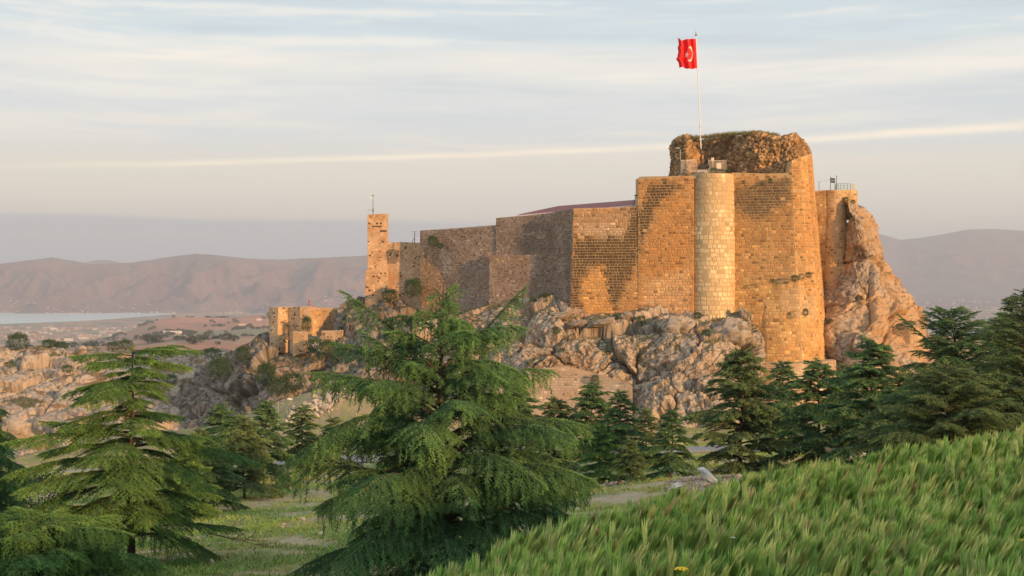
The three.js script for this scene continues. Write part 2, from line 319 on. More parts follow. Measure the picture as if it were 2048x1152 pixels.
// ------------------------------------------------------------------ rock: sheets through control points, broken into rounded blocks
function facet(x, y, z, tilt, crack, cw, dome = 0.8) {                   // a field of blocks: each domed, tilted its own way and parted from the next by a crack
  const v = voronoi(x, y, z), a = v[2] * 6.283, e = (v[2] * 57.3 % 1) * 2 - 1, q = Math.sqrt(1 - e * e);
  return dome * (1 - v[0] * v[0]) + tilt * (q * Math.cos(a) * v[3] + e * v[4] + q * Math.sin(a) * v[5]) - crack * (1 - smooth(0, cw, v[1] - v[0]));
}
const ridge = (x, y, z, o) => { let s = 0, a = 0.5; for (let i = 0; i < o; i++) { s += a * (1 - 2 * Math.abs(n3(x, y, z))); x = x * 2.1 + 3; y = y * 2.1; z = z * 2.1 + 8; a *= 0.52; } return s; };
function rockD(x, y, z) {                                    // metres outward
  const wx = x + 1.1 * n3(x * 0.13, y * 0.13, z * 0.13) + 0.25 * n3(x * 0.6, y * 0.6, z * 0.6), wy = y + 1.1 * n3(x * 0.13 + 9, y * 0.13, z * 0.13) + 0.25 * n3(x * 0.6 + 5, y * 0.6, z * 0.6), wz = z + n3(x * 0.16, y * 0.16 + 9, z * 0.16);
  const tx = wx * 0.88 + wy * 0.47, ty = wy * 0.88 - wx * 0.47;    // the beds dip to one side
  const led = ty / 1.9 + 0.5 * n3(x * 0.12, y * 0.3, z * 0.12) + 20, fl = led - Math.floor(led);
  const v = facet(tx / 3.4 + 40, ty / 2.2, wz / 3, 1.15, 0.45, 0.07, 0.25), w = facet(tx / 1.2, ty / 0.85, wz / 1.2, 1.3, 0.4, 0.1, 0.1);
  return 2.7 * facet(tx / 9, ty / 6, wz / 8, 1.0, 0.4, 0.07, 0.5) + 0.62 * v + 0.2 * w + 0.3 * (Math.pow(fl, 2.2) - 0.4) * smooth(-0.3, 0.3, n3(x * 0.08, y * 0.1, z * 0.08)) + 0.24 * ridge(tx * 0.25, ty * 0.5, wz * 0.25, 6) + 0.10 * ridge(x * 2.2, y * 1.6, z * 2.2, 3) - 1.7;
}
function rockColor(x, y, z, ny, soil) {
  const a = fbm3(x * 0.13, y * 0.13, z * 0.13, 4), b = fbm3(x * 0.75 + 4, y * 0.4, z * 0.75, 4), c = fbm3(x * 0.09 + 30, y * 0.12, z * 0.09, 3), e = fbm3(x * 2.3, y * 1.6, z * 2.3, 3);
  let k = [0.58, 0.48, 0.385];
  const to = (q, t) => { for (let i = 0; i < 3; i++) k[i] = lerp(k[i], q[i], t); };
  const p = fbm3(x * 5.1, y * 3.2, z * 5.1, 2);
  to([0.66, 0.55, 0.43], smooth(0, 0.35, e)); to([0.50, 0.27, 0.13], smooth(0.12, 0.42, c + 0.25 * b) * 0.6); to([0.19, 0.165, 0.14], smooth(0.02, 0.34, b * 0.7 + a * 0.5 + e * 0.45) * 0.72);
  to([0.075, 0.065, 0.055], smooth(0.06, 0.32, b * 0.5 + e * 0.4 + p * 0.75) * 0.7);
  if (soil) { const s = smooth(0.70, 0.86, ny + 0.16 * b) * soil; to(e + a > 0.02 ? [0.10, 0.115, 0.04] : [0.28, 0.19, 0.10], s); }
  return k;
}
function sheetGeo(rows, step, { amp = 1, disp = rockD, color = rockColor, soil = 1, taperTop = 0, lim } = {}) {
  const R = rows.length, C = rows[0].length, P = rows.map((r) => r.map((p) => at(...p)));
  const cr = (a, b, c, d, t) => 0.5 * (2 * b + (c - a) * t + (2 * a - 5 * b + 4 * c - d) * t * t + (3 * b - a - 3 * c + d) * t * t * t);
  const g = (i, j) => P[clamp(i, 0, R - 1)][clamp(j, 0, C - 1)];
  const ev = (u, v) => {
    const i = Math.min(Math.floor(v), R - 2), j = Math.min(Math.floor(u), C - 2), s = v - i, t = u - j, o = [];
    for (const ax of ['x', 'y', 'z']) { const q = []; for (let m = -1; m < 3; m++) q.push(cr(g(i + m, j - 1)[ax], g(i + m, j)[ax], g(i + m, j + 1)[ax], g(i + m, j + 2)[ax], t)); o.push(cr(q[0], q[1], q[2], q[3], s)); }
    return V(...o);
  };
  // even spacing: as many steps between two controls as their distance asks for
  const us = [], vs = [];
  for (let j = 0; j < C - 1; j++) { let m = 0; for (let i = 0; i < R; i++) m += P[i][j].distanceTo(P[i][j + 1]) / R; const n = Math.max(2, Math.round(m / step)); for (let k = 0; k < n; k++) us.push(j + k / n); } us.push(C - 1);
  for (let i = 0; i < R - 1; i++) { let m = 0; for (let j = 0; j < C; j++) m += P[i][j].distanceTo(P[i + 1][j]) / C; const n = Math.max(2, Math.round(m / step)); for (let k = 0; k < n; k++) vs.push(i + k / n); } vs.push(R - 1);
  const nu = us.length, nv = vs.length, B = vs.map((v) => us.map((u) => ev(u, v))), pos = [], idx = [], uv = [], col = [];
  for (let i = 0; i < nv; i++) for (let j = 0; j < nu; j++) {
    const p = B[i][j], a = B[i][Math.min(j + 1, nu - 1)].clone().sub(B[i][Math.max(j - 1, 0)]), b = B[Math.min(i + 1, nv - 1)][j].clone().sub(B[Math.max(i - 1, 0)][j]);
    const n = V().crossVectors(b, a).normalize();
    const edge = taperTop ? smooth(0, taperTop, vs[i]) : 1;
    const q = p.clone().addScaledVector(n, amp * edge * disp(p.x, p.y, p.z));
    pos.push(q.x, q.y, q.z); uv.push((p.x - p.z * 0.6) / 3, (p.y + p.z * 0.3) / 3);
  }
  for (let i = 0; i < nv - 1; i++) for (let j = 0; j < nu - 1; j++) { const a = i * nu + j, b = a + nu; idx.push(a, b, a + 1, a + 1, b, b + 1); }
  const geo = raw(pos, idx, null, uv), N = geo.attributes.normal;
  for (let i = 0; i < pos.length; i += 3) col.push(...color(pos[i], pos[i + 1], pos[i + 2], Math.abs(N.getY(i / 3)), soil));
  geo.setAttribute('color', new THREE.Float32BufferAttribute(col, 3));
  return geo;
}
const row = (xs, ys, ds) => xs.map((x, i) => [x, Array.isArray(ys) ? ys[i] : ys, ds[i]]);
const crag = [
  row([800, 930, 1020, 1100, 1180, 1260, 1340, 1420, 1500, 1525], [640, 620, 596, 590, 606, 614, 612, 626, 622, 640], [258, 251, 245, 241, 238, 236, 234, 230, 230, 232]),
  row([800, 930, 1020, 1100, 1180, 1260, 1340, 1420, 1500, 1525], [655, 632, 612, 602, 622, 634, 622, 636, 628, 648], [251, 245, 240, 236, 231.5, 229.5, 227.5, 224.5, 226, 229]),
  row([800, 930, 1020, 1100, 1180, 1260, 1340, 1425, 1505, 1530], [700, 680, 655, 640, 662, 668, 652, 668, 662, 690], [244, 238, 232, 228, 225, 223.5, 221, 219.5, 221, 226]),
  row([800, 930, 1015, 1095, 1180, 1262, 1340, 1428, 1508, 1532], [735, 715, 700, 690, 700, 705, 705, 712, 704, 720], [240, 234, 227.5, 224, 222, 220, 217.5, 215.5, 217.5, 224]),
  row([800, 930, 1012, 1090, 1180, 1265, 1340, 1425, 1505, 1532], [775, 760, 745, 742, 745, 752, 762, 772, 760, 775], [237, 231, 225, 222.5, 220.5, 218, 214.5, 212, 214, 221]),
  row([800, 930, 1012, 1090, 1180, 1265, 1340, 1425, 1500, 1530], [820, 810, 790, 782, 782, 800, 825, 828, 815, 815], [234, 228, 222.5, 220.5, 219, 215.5, 210, 208, 211, 218]),
  row([800, 930, 1012, 1090, 1180, 1265, 1340, 1425, 1500, 1530], [870, 860, 850, 845, 845, 865, 880, 880, 870, 870], [231, 225, 219, 217.5, 216, 211.5, 205, 204, 207, 215]),
];
const rockMeshes = [];
rockMeshes[0] = struct('castle_crag', sheetGeo(crag, 0.15, { taperTop: 1.2 }), mRock);
const cliffR = [
  row([1676, 1690, 1697, 1703, 1709, 1713, 1714], [396, 400, 403, 406, 408, 409, 412], [241, 238.4, 237.6, 239.2, 244, 249, 256]),
  row([1676, 1692, 1708, 1722, 1734, 1741, 1742], [440, 438, 437, 437, 438, 440, 444], [240.5, 237.2, 235.4, 236, 240, 247, 256]),
  row([1672, 1692, 1714, 1735, 1750, 1762, 1763], 500, [243, 237.4, 235, 235, 239, 246, 256]),
  row([1664, 1690, 1715, 1742, 1766, 1788, 1790], [555, 558, 560, 560, 562, 565, 565], [242, 236.5, 234.4, 234, 237, 244.5, 256]),
  row([1620, 1660, 1710, 1750, 1790, 1826, 1832], [600, 604, 608, 610, 612, 612, 612], [240, 235, 232, 231, 234, 242, 256]),
  row([1622, 1662, 1712, 1757, 1803, 1842, 1850], [650, 655, 658, 660, 660, 660, 660], [235, 230.5, 228, 227, 230, 240, 254]),
  row([1626, 1668, 1720, 1764, 1812, 1858, 1876], [705, 708, 710, 710, 712, 712, 712], [233, 228, 225, 223.5, 226.5, 238, 252]),
  row([1640, 1682, 1726, 1770, 1815, 1862, 1900], [765, 765, 765, 765, 765, 760, 755], [234, 225, 221, 219.5, 222, 232, 246]),
  row([1640, 1682, 1726, 1770, 1815, 1870, 1940], [830, 830, 830, 825, 825, 815, 800], [230, 221, 217, 216, 218, 226, 240]),
];
rockMeshes[1] = struct('right_cliff', sheetGeo(cliffR, 0.17, { amp: 0.72, soil: 0.6, taperTop: 0.6, color: (x, y, z, ny, s) => { const k = rockColor(x, y, z, ny, s), w = 0.8 * smooth(-0.5, 0.15, fbm3(x * 0.11, y * 0.05, z * 0.11, 3)); return [lerp(k[0], 0.72, w), lerp(k[1], 0.45, w), lerp(k[2], 0.235, w)]; } }), mRock);
const cliffL = [
  row([330, 375, 430, 480, 530, 580, 620, 660, 690, 735, 800, 870], [812, 768, 726, 694, 674, 684, 694, 700, 612, 596, 600, 625], [287.2, 281.6, 277.2, 273.2, 270, 268, 266, 264, 266, 268, 266, 260]),
  row([325, 370, 425, 478, 530, 580, 620, 655, 682, 735, 800, 870], [822, 778, 735, 704, 684, 700, 714, 712, 625, 600, 602, 640], [277.2, 271.6, 265.2, 260.2, 256, 255, 254, 256, 261, 263, 259, 252]),
  row([322, 366, 420, 475, 530, 580, 618, 650, 674, 735, 800, 870], [832, 800, 762, 735, 722, 735, 745, 745, 690, 660, 660, 690], [270.2, 264.6, 257.2, 252.2, 247, 247, 246, 248, 252, 253, 249, 245]),
  row([320, 364, 416, 472, 530, 580, 618, 650, 680, 735, 800, 870], [842, 830, 812, 800, 792, 785, 785, 785, 770, 745, 740, 760], [264.2, 257.6, 251.2, 245.2, 240, 239, 238, 238, 239, 239, 238, 237]),
  row([318, 362, 414, 470, 530, 580, 618, 650, 690, 735, 800, 870], [870, 865, 860, 850, 845, 835, 835, 835, 830, 820, 810, 830], [258.2, 251.6, 245.2, 239.2, 234, 233, 232, 232, 233, 233, 232, 231]),
];
rockMeshes[2] = struct('left_cliff', sheetGeo(cliffL, 0.26, { amp: 1.0, soil: 0.85, taperTop: 0.4, color: (x, y, z, ny, s) => { const k = rockColor(x, y, z, ny, s); return [k[0] * 0.62, k[1] * 0.64, k[2] * 0.68]; } }), mRock);  // rock colour darkened to paint in the shade of this unlit face
const slab = (x, y, z) => { if (1) { const w1 = x + 2.5 * n3(x * 0.06, y * 0.1, z * 0.05), w2 = y + 1.2 * n3(x * 0.08, y * 0.15, z * 0.07 + 4); const tx1 = w1 * 0.96 + w2 * 0.28; return 2.2 * facet(tx1 / 13, w2 / 4.6, z / 15, 0.9, 0.5, 0.08, 0.6) + 1.0 * facet(tx1 / 5, w2 / 2.2, z / 6, 1.1, 0.5, 0.09, 0.3) + 0.5 * ridge(tx1 * 0.12, w2 * 0.4, z * 0.12, 5) + 0.22 * facet(tx1 / 1.6, w2, z / 2, 0.5, 0.6, 0.14) - 1.9; } const tx = x * 0.95 + y * 0.3, w = 1.6 * n3(x * 0.09, y * 0.2, z * 0.05); const a = voronoi(tx / 12 + w * 0.2, y / 4, z / 13), b = voronoi(tx / 4.6, y / 1.8 + w * 0.4, z / 5.5), c = voronoi(tx / 1.7, y / 0.9, z / 2.2); const bl = (v, q) => 1 - v[0] * v[0] - 0.6 * (1 - smooth(0, q, v[1] - v[0])); return 2.5 * bl(a, 0.12) + 1.05 * bl(b, 0.14) + 0.34 * bl(c, 0.18) + 0.4 * fbm3(x * 0.5, y * 0.6, z * 0.4, 4) - 2.1; };
const slopeL = [
  row([-420, -250, -100, 0, 110, 220, 330, 440, 540, 640], [712, 705, 698, 696, 698, 704, 706, 704, 702, 700], [340, 338, 336, 335, 335, 335, 335, 334, 332, 330]),
  row([-420, -250, -100, 0, 110, 220, 330, 440, 540, 640], [716, 710, 702, 699, 701, 712, 714, 708, 706, 706], [322, 320, 318, 316, 316, 318, 318, 314, 312, 310]),
  row([-420, -250, -100, 0, 110, 220, 330, 440, 540, 640], [745, 742, 738, 735, 736, 742, 745, 738, 730, 730], [305, 303, 300, 298, 298, 298, 297, 294, 290, 288]),
  row([-420, -250, -100, 0, 110, 220, 330, 440, 540, 640], [790, 788, 786, 785, 785, 786, 786, 780, 772, 770], [286, 284, 281, 279, 278, 277, 275, 272, 269, 268]),
  row([-420, -250, -100, 0, 110, 220, 330, 440, 540, 640], [842, 842, 842, 842, 840, 836, 832, 824, 815, 810], [268, 266, 263, 261, 259, 257, 256, 254, 252, 252]),
  row([-420, -250, -100, 0, 110, 220, 330, 440, 540, 640], [890, 890, 892, 892, 888, 880, 872, 862, 850, 845], [251, 249, 246, 244, 242, 241, 241, 240, 240, 240]),
  row([-420, -250, -100, 0, 110, 220, 330, 440, 540, 640], [945, 945, 945, 945, 940, 930, 920, 905, 895, 890], [236, 233, 230, 228, 227, 227, 228, 229, 230, 230]),
];
rockMeshes[3] = struct('rocky_slope', sheetGeo(slopeL, 0.3, { disp: slab, soil: 1, taperTop: 0.5, color: (x, y, z, ny, s) => { const k = rockColor(x * 0.8, y * 1.4, z * 0.5, ny, 0), e = fbm3(x * 0.09, y * 0.3, z * 0.09, 5) + 0.45 * (ny - 0.74), t = smooth(0.10, 0.24, e) * s; const q = n3(x * 0.1, 3, z * 0.1) > 0.1 ? [0.14, 0.13, 0.055] : [0.27, 0.17, 0.09]; return [lerp(lerp(k[0], 0.52, 0.3), q[0], t), lerp(lerp(k[1], 0.42, 0.3), q[1], t), lerp(lerp(k[2], 0.33, 0.3), q[2], t)]; } }), mRock);

// ------------------------------------------------------------------ masonry: walls lofted between a line of top and a line of foot points, every stone of it laid
const stoneGeos = [1, 2, 3].map((seed) => {                  // one dressed stone, 1 x 1 x 1, its face bevelled and a little out of true
  const r = rng(seed * 77), j = (a) => (r() - 0.5) * a, k = 0.12, F8 = [], B8 = [];
  for (const [x, y] of [[-1, -1], [1, -1], [1, 1], [-1, 1]]) { const jx = j(0.10), jy = j(0.10); F8.push([x * (0.5 - k) + jx, y * (0.5 - k) + jy, 1 + j(0.3)]); B8.push([x * 0.5 + jx * 0.7, y * 0.5 + jy * 0.7, 0.45]); }
  const K8 = B8.map(([x, y]) => [x, y, -0.5]), P = [...F8, ...B8, ...K8].flat(), idx = [0, 1, 2, 0, 2, 3];
  for (let i = 0; i < 4; i++) { const n = (i + 1) % 4; idx.push(4 + i, 4 + n, n, 4 + i, n, i, 8 + i, 8 + n, 4 + n, 8 + i, 4 + n, 4 + i); }
  const g = raw(P, idx).toNonIndexed(); g.computeVertexNormals(); return g;
});
class Loft {
  constructor(cols, back = 2.5) {                            // cols: [top px, py, d, foot px, py, d]
    this.T = cols.map((c) => at(c[0], c[1], c[2])); this.B = cols.map((c) => at(c[3], c[4], c[5])); this.back = back;
    this.u = [0]; for (let i = 1; i < cols.length; i++) this.u.push(this.u[i - 1] + (this.T[i].distanceTo(V(this.T[i - 1].x, this.T[i].y, this.T[i - 1].z)) + this.B[i].distanceTo(V(this.B[i - 1].x, this.B[i].y, this.B[i - 1].z))) / 2);
    this.len = this.u[this.u.length - 1];
  }
  static round(px, d, r, top, foot, flare, a0, a1, n, back) { // a round tower: px and d are its axis
    const c = at(px, 548, d), L = Object.create(Loft.prototype); L.T = []; L.B = []; L.u = []; L.back = back ?? r;
    for (let i = 0; i <= n; i++) { const a = lerp(a0, a1, i / n) * Math.PI / 180, s = Math.sin(a), k = Math.cos(a); L.T.push(V(c.x + s * r, rowY(top, d), c.z + k * r)); L.B.push(V(c.x + s * (r + flare), rowY(foot, d), c.z + k * (r + flare))); L.u.push(i / n * (a1 - a0) * Math.PI / 180 * (r + flare / 2)); }
    L.len = L.u[n]; L.axis = c; return L;
  }
  seg(u) { let i = 0; while (i < this.u.length - 2 && u > this.u[i + 1]) i++; return [i, clamp((u - this.u[i]) / (this.u[i + 1] - this.u[i]), 0, 1)]; }
  top(u) { const [i, t] = this.seg(u); return lerp(this.T[i].y, this.T[i + 1].y, t); }
  foot(u) { const [i, t] = this.seg(u); return lerp(this.B[i].y, this.B[i + 1].y, t); }
  P(u, y) { const [i, t] = this.seg(u), q = (k) => { const T = this.T[k], B = this.B[k], s = (T.y - y) / (T.y - B.y); return V(lerp(T.x, B.x, s), y, lerp(T.z, B.z, s)); }; return q(i).lerp(q(i + 1), t); }
  find(px, py) {                                             // (u, y) of the wall where a pixel of the photograph shows it: for laying out stains
    let best = 1e9, r = [0, 0]; for (let k = 0; k <= 60; k++) { const u = this.len * k / 60; let y = (this.top(u) + this.foot(u)) / 2; for (let n = 0; n < 4; n++) y = rowY(py, -this.P(u, y).z); const p = this.P(u, y), e = Math.abs(1024 + F * p.x / -p.z - px); if (e < best) { best = e; r = [u, y]; } } return r;
  }
  core(color) {
    const pos = [], idx = [], n = this.T.length, mid = this.axis, col = [];
    const backOf = (p) => mid ? V(lerp(p.x, mid.x, 0.97), p.y, lerp(p.z, mid.z, 0.97)) : V(p.x, p.y, p.z - this.back);
    for (let i = 0; i < n; i++) for (const p of [this.T[i], this.B[i], backOf(this.T[i]), backOf(this.B[i])]) pos.push(...p.toArray());
    for (let i = 0; i < n - 1; i++) { const a = i * 4, b = a + 4; idx.push(a, b, a + 2, b, b + 2, a + 2, a + 2, b + 2, a + 3, b + 2, b + 3, a + 3); }
    const nu = mid ? 40 : Math.max(n - 1, Math.ceil(this.len / 1.5)), us = [...this.u]; for (let i = 1; i < nu; i++) us.push(this.len * i / nu); us.sort((p, q) => p - q); const o = n * 4, nr = 10;
    for (const u of us) for (let k = 0; k <= nr; k++) pos.push(...this.P(u, lerp(this.top(u), this.foot(u), k / nr)).toArray());
    for (let i = 0; i < us.length - 1; i++) for (let k = 0; k < nr; k++) { const a = o + i * (nr + 1) + k, b = a + nr + 1; idx.push(a, a + 1, b, b, a + 1, b + 1); }
    for (const a of [0, (n - 1) * 4]) idx.push(a, a + 2, a + 1, a + 1, a + 2, a + 3);
    for (let i = 0; i < pos.length; i += 3) col.push(...color);
    const uv = []; for (let i = 0; i < pos.length; i += 3) uv.push((pos[i] + pos[i + 2]) / 2, pos[i + 1] / 2);
    const g = raw(pos, idx, col, uv).toNonIndexed(); g.computeVertexNormals(); return g;
  }
  stones({ w = 0.55, h = 0.42, joint = 0.06, out = 0.07, seed = 1, color, rough = 0, ragged = 0, every }) {
    const r = rng(seed), lists = [[], [], []], all = []; let yMin = 1e9, yMax = -1e9;
    for (const p of this.B) yMin = Math.min(yMin, p.y); for (const p of this.T) yMax = Math.max(yMax, p.y);
    for (let y = yMin; y < yMax - 0.1;) {
      const hc = h * (0.85 + 0.3 * r());
      for (let u = -r() * w; u < this.len;) {
        const wc = w * (0.62 + 0.8 * r() * (0.6 + 0.7 * r())), a = Math.max(u, 0), b = Math.min(u + wc, this.len), m = (a + b) / 2; u += wc;
        if (b - a < 0.14 || y < this.foot(m) - 0.1) continue;
        const topHere = this.top(m) + (ragged ? ragged * (n2(m * 0.6, seed) - 0.3) : 0); let hh = hc; if (y + hc > topHere) { hh = topHere - y; if (hh < 0.16) continue; }
        const P0 = this.P(a, y + hh / 2), P1 = this.P(b, y + hh / 2), x = P1.clone().sub(P0), up = this.P(m, y + hh).sub(this.P(m, y)).normalize(); const len = x.length(); x.normalize();
        const z = V().crossVectors(x, up).normalize(), y2 = V().crossVectors(z, x), c = P0.lerp(P1, 0.5), o = out * (0.45 + 0.9 * r()) + rough * (r() - 0.3);
        const tilt = rough ? (r() - 0.5) * 0.35 : 0; if (tilt) { x.applyAxisAngle(z, tilt); y2.applyAxisAngle(z, tilt); }
        const shrink = rough ? 0.75 + 0.25 * r() : 1, k = Math.floor(r() * 3), col = color(m, y + hh / 2, r, c);
        if (!col || r() < 0.006) continue;
        const it = [basis(x, y2, z, c, Math.max(0.08, len - joint) * shrink, Math.max(0.08, hh - joint) * shrink, Math.max(0.03, o)), col];
        lists[k].push(it); all.push([it, k, c]);
      }
      y += hc;
    }
    return { lists, all };
  }
}
const sub = (g, p) => g.translate(-p.x, -p.y, -p.z);
const moved = (list, p) => list.map(([m, c]) => { const q = m.clone(); q.elements[12] -= p.x; q.elements[13] -= p.y; q.elements[14] -= p.z; return [q, c]; });
function buildWall(parent, name, loft, opt, mortar, label, own = 0) {
  const p = parent.position, core = part(name, sub(loft.core(mortar), p), mMortar, parent, label), { lists, all } = loft.stones(opt);
  if (own) {                                                 // the stones that show largest are parts of their own
    const near = all.slice().sort((a, b) => a[2].z - b[2].z).reverse().slice(0, own), set = new Set(near), tones = new Map();
    for (const [[m, c], k] of near) {
      const key = c.map((v) => Math.round(v * 30)).join(); if (!tones.has(key)) tones.set(key, mat({ color: rgb(...c), roughness: 0.9 }));
      const s = part('stone', stoneGeos[k], tones.get(key), core); const q = m.clone(); q.elements[12] -= p.x; q.elements[13] -= p.y; q.elements[14] -= p.z; s.applyMatrix4(q);
    }
    for (let k = 0; k < 3; k++) lists[k] = all.filter((e) => e[1] === k && !set.has(e)).map((e) => e[0]);
  }
  lists.forEach((l, k) => { if (l.length) stuff('masonry', instanced(stoneGeos[k], mStone, moved(l, p)), core); });
  return core;
}
// soft polygons on a wall: 1 inside, fading over `soft` metres; corners given where the photograph shows them
function stain(loft, pts, soft, wob = 0.5, seed = 0) {
  const P = pts.map(([x, y]) => loft.find(x, y));
  return (u, y) => {
    u += wob * fbm2(u * 0.5 + seed, y * 0.5, 3) * 2; y += wob * fbm2(u * 0.5, y * 0.5 + 7 + seed, 3) * 2;
    let inside = false, d = 1e9;
    for (let i = 0, j = P.length - 1; i < P.length; j = i++) {
      const [ax, ay] = P[i], [bx, by] = P[j]; if ((ay > y) !== (by > y) && u < (bx - ax) * (y - ay) / (by - ay) + ax) inside = !inside;
      const ex = bx - ax, ey = by - ay, t = clamp(((u - ax) * ex + (y - ay) * ey) / (ex * ex + ey * ey + 1e-9), 0, 1); d = Math.min(d, Math.hypot(u - ax - t * ex, y - ay - t * ey));
    }
    return smooth(-soft, soft, inside ? d : -d);
  };
}
function tones(base, spread, layers, seed = 0) {             // layers: [mask(u, y), colour, strength, chance?]
  return (u, y, r) => {
    const k = 1 + (r() - 0.5) * spread, w = (r() - 0.5) * 0.3 * spread, pick = r(); let c = base.map((v) => v);
    const f = fbm2(u * 0.22 + seed, y * 0.22 + seed, 3); c = c.map((v, i) => v * (1 + 0.5 * f * (0.7 + 0.3 * i)));
    for (const [m, q, s] of layers) { const t = m(u, y) * s; c = c.map((v, i) => lerp(v, q[i], t)); }
    const rare = spread < 0.2 ? 0.012 : spread >= 0.5 ? 0.12 : 0.05; if (pick < rare) c = c.map((v) => v * 0.55); else if (pick > 1 - rare) c = c.map((v) => Math.min(0.75, v * 1.45));
    return [c[0] * k * (1 + w), c[1] * k, c[2] * k * (1 - w)];
  };
}
const castleBase = at(1300, 650, 236), castle = thing('castle', 'great stone castle with round towers crowning the crag, the red flag above it', 'castle', castleBase);
const OCHRE = [0.46, 0.245, 0.092], DARK = [0.085, 0.055, 0.026], PALE = [0.55, 0.43, 0.27], MAUVE = [0.31, 0.225, 0.175], BRIGHT = [0.60, 0.37, 0.15];
const mort = (c, k) => c.map((v) => v * k);
{ // long rubble-stone walls on the left
  const a = new Loft([[840, 461, 258, 840, 660, 257.5], [905, 457, 253.4, 905, 660, 253], [992, 450, 247.8, 992, 650, 247.3]], 3.5);
  buildWall(castle, 'curtain_wall', a, { w: 0.42, h: 0.32, joint: 0.06, out: 0.06, seed: 21, rough: 0.03, ragged: 0.25, color: tones(MAUVE, 0.5, [
    [stain(a, [[842, 510], [868, 530], [888, 560], [892, 660], [842, 660]], 0.8), [0.44, 0.25, 0.10], 0.85],
    [stain(a, [[842, 478], [870, 480], [905, 492], [915, 580], [900, 590], [880, 540], [842, 505]], 0.7), [0.105, 0.085, 0.065], 0.75],
    [stain(a, [[878, 500], [900, 505], [905, 550], [890, 555]], 0.6), [0.42, 0.38, 0.33], 0.7]], 3) }, mort(MAUVE, 1.15), 'long brown rubble wall at the left end of the castle');
  const b = new Loft([[992, 436, 247.6, 992, 650, 247.1], [1060, 430, 243.4, 1060, 640, 243], [1113, 424, 240, 1113, 630, 239.6]], 3.5);
  buildWall(castle, 'curtain_wall', b, { w: 0.42, h: 0.32, joint: 0.06, out: 0.06, seed: 22, rough: 0.03, ragged: 0.2, color: tones([0.31, 0.225, 0.17], 0.5, [
    [stain(b, [[1022, 506], [1030, 480], [1050, 450], [1085, 442], [1108, 455], [1112, 508]], 0.5), [0.095, 0.07, 0.048], 0.7],
    [stain(b, [[1040, 462], [1085, 460], [1090, 474], [1040, 476]], 0.4), [0.42, 0.30, 0.21], 0.8]], 5) }, mort(MAUVE, 1.1), 'taller stepped rubble wall with a dark arched patch');
  const c = new Loft([[978, 511, 246.6, 978, 640, 246.4], [1116, 509, 239.4, 1116, 625, 239.2]], 1.6);
  buildWall(castle, 'buttress_wall', c, { w: 0.5, h: 0.36, joint: 0.06, out: 0.06, seed: 23, rough: 0.02, color: tones([0.32, 0.23, 0.17], 0.5, [
    [stain(c, [[1080, 512], [1112, 512], [1112, 620], [1060, 615], [1050, 570], [1070, 545]], 0.9), [0.13, 0.10, 0.075], 0.7],
    [stain(c, [[980, 512], [1010, 512], [1040, 518], [980, 530]], 0.6), [0.40, 0.25, 0.12], 0.7]], 6) }, mort(MAUVE, 1.1), 'low projecting wall built against the curtain wall');
  const d = new Loft([[1110, 422, 240.4, 1110, 640, 240], [1147, 417, 235.4, 1140, 640, 234.6]], 3);
  buildWall(castle, 'curtain_wall', d, { w: 0.42, h: 0.33, joint: 0.06, out: 0.06, seed: 24, rough: 0.02, color: tones([0.29, 0.21, 0.165], 0.5, [[stain(d, [[1125, 470], [1147, 460], [1145, 630], [1136, 630], [1132, 540]], 0.7), [0.12, 0.09, 0.06], 0.7]], 8) }, mort(MAUVE, 1.1));
}
{ // the dressed front wall
  const a = new Loft([[1147, 417, 235.4, 1140, 655, 234.6], [1280, 413, 231.8, 1278, 655, 231]], 3.5);
  const V1 = (L) => stain(L, [[1300, 372], [1262, 432], [1248, 478], [1215, 472], [1160, 480], [1142, 470], [1140, 640], [1162, 636], [1158, 560], [1182, 535], [1208, 530], [1216, 590], [1232, 622], [1252, 575], [1276, 512], [1300, 450], [1318, 405], [1360, 372], [1330, 358]], 0.6, 0.35);
  const layers = (L) => [[stain(L, [[1150, 420], [1280, 415], [1262, 470], [1230, 480], [1170, 478], [1148, 470]], 1.2), [0.42, 0.27, 0.155], 0.8], [stain(L, [[1155, 450], [1220, 447], [1262, 465], [1240, 492], [1218, 480], [1160, 470]], 0.6), [0.52, 0.38, 0.26], 0.7],
    [stain(L, [[1165, 560], [1205, 535], [1222, 640], [1165, 640]], 0.9), [0.64, 0.33, 0.10], 0.85], [stain(L, [[1275, 600], [1300, 480], [1330, 400], [1378, 370], [1378, 640], [1260, 650]], 1.6), [0.48, 0.225, 0.065], 0.85],
    [stain(L, [[1290, 560], [1378, 540], [1378, 640], [1280, 640]], 1.4), [0.60, 0.37, 0.19], 0.8], [V1(L), DARK, 0.95]];
  buildWall(castle, 'front_wall', a, { w: 0.62, h: 0.46, joint: 0.085, out: 0.07, seed: 31, ragged: 0.25, color: tones(OCHRE, 0.4, layers(a), 11) }, [0.50, 0.335, 0.18], 'ochre front wall of squared stones with a dark stain');
  const b = new Loft([[1276, 356, 231.9, 1276, 655, 231], [1388, 352, 229, 1388, 655, 228.2]], 4.5);
  buildWall(castle, 'front_wall', b, { w: 0.62, h: 0.46, joint: 0.085, out: 0.07, seed: 32, ragged: 0.3, color: tones(OCHRE, 0.4, layers(b), 11) }, [0.50, 0.335, 0.18], 'higher block of the front wall beside the pale round tower');
}
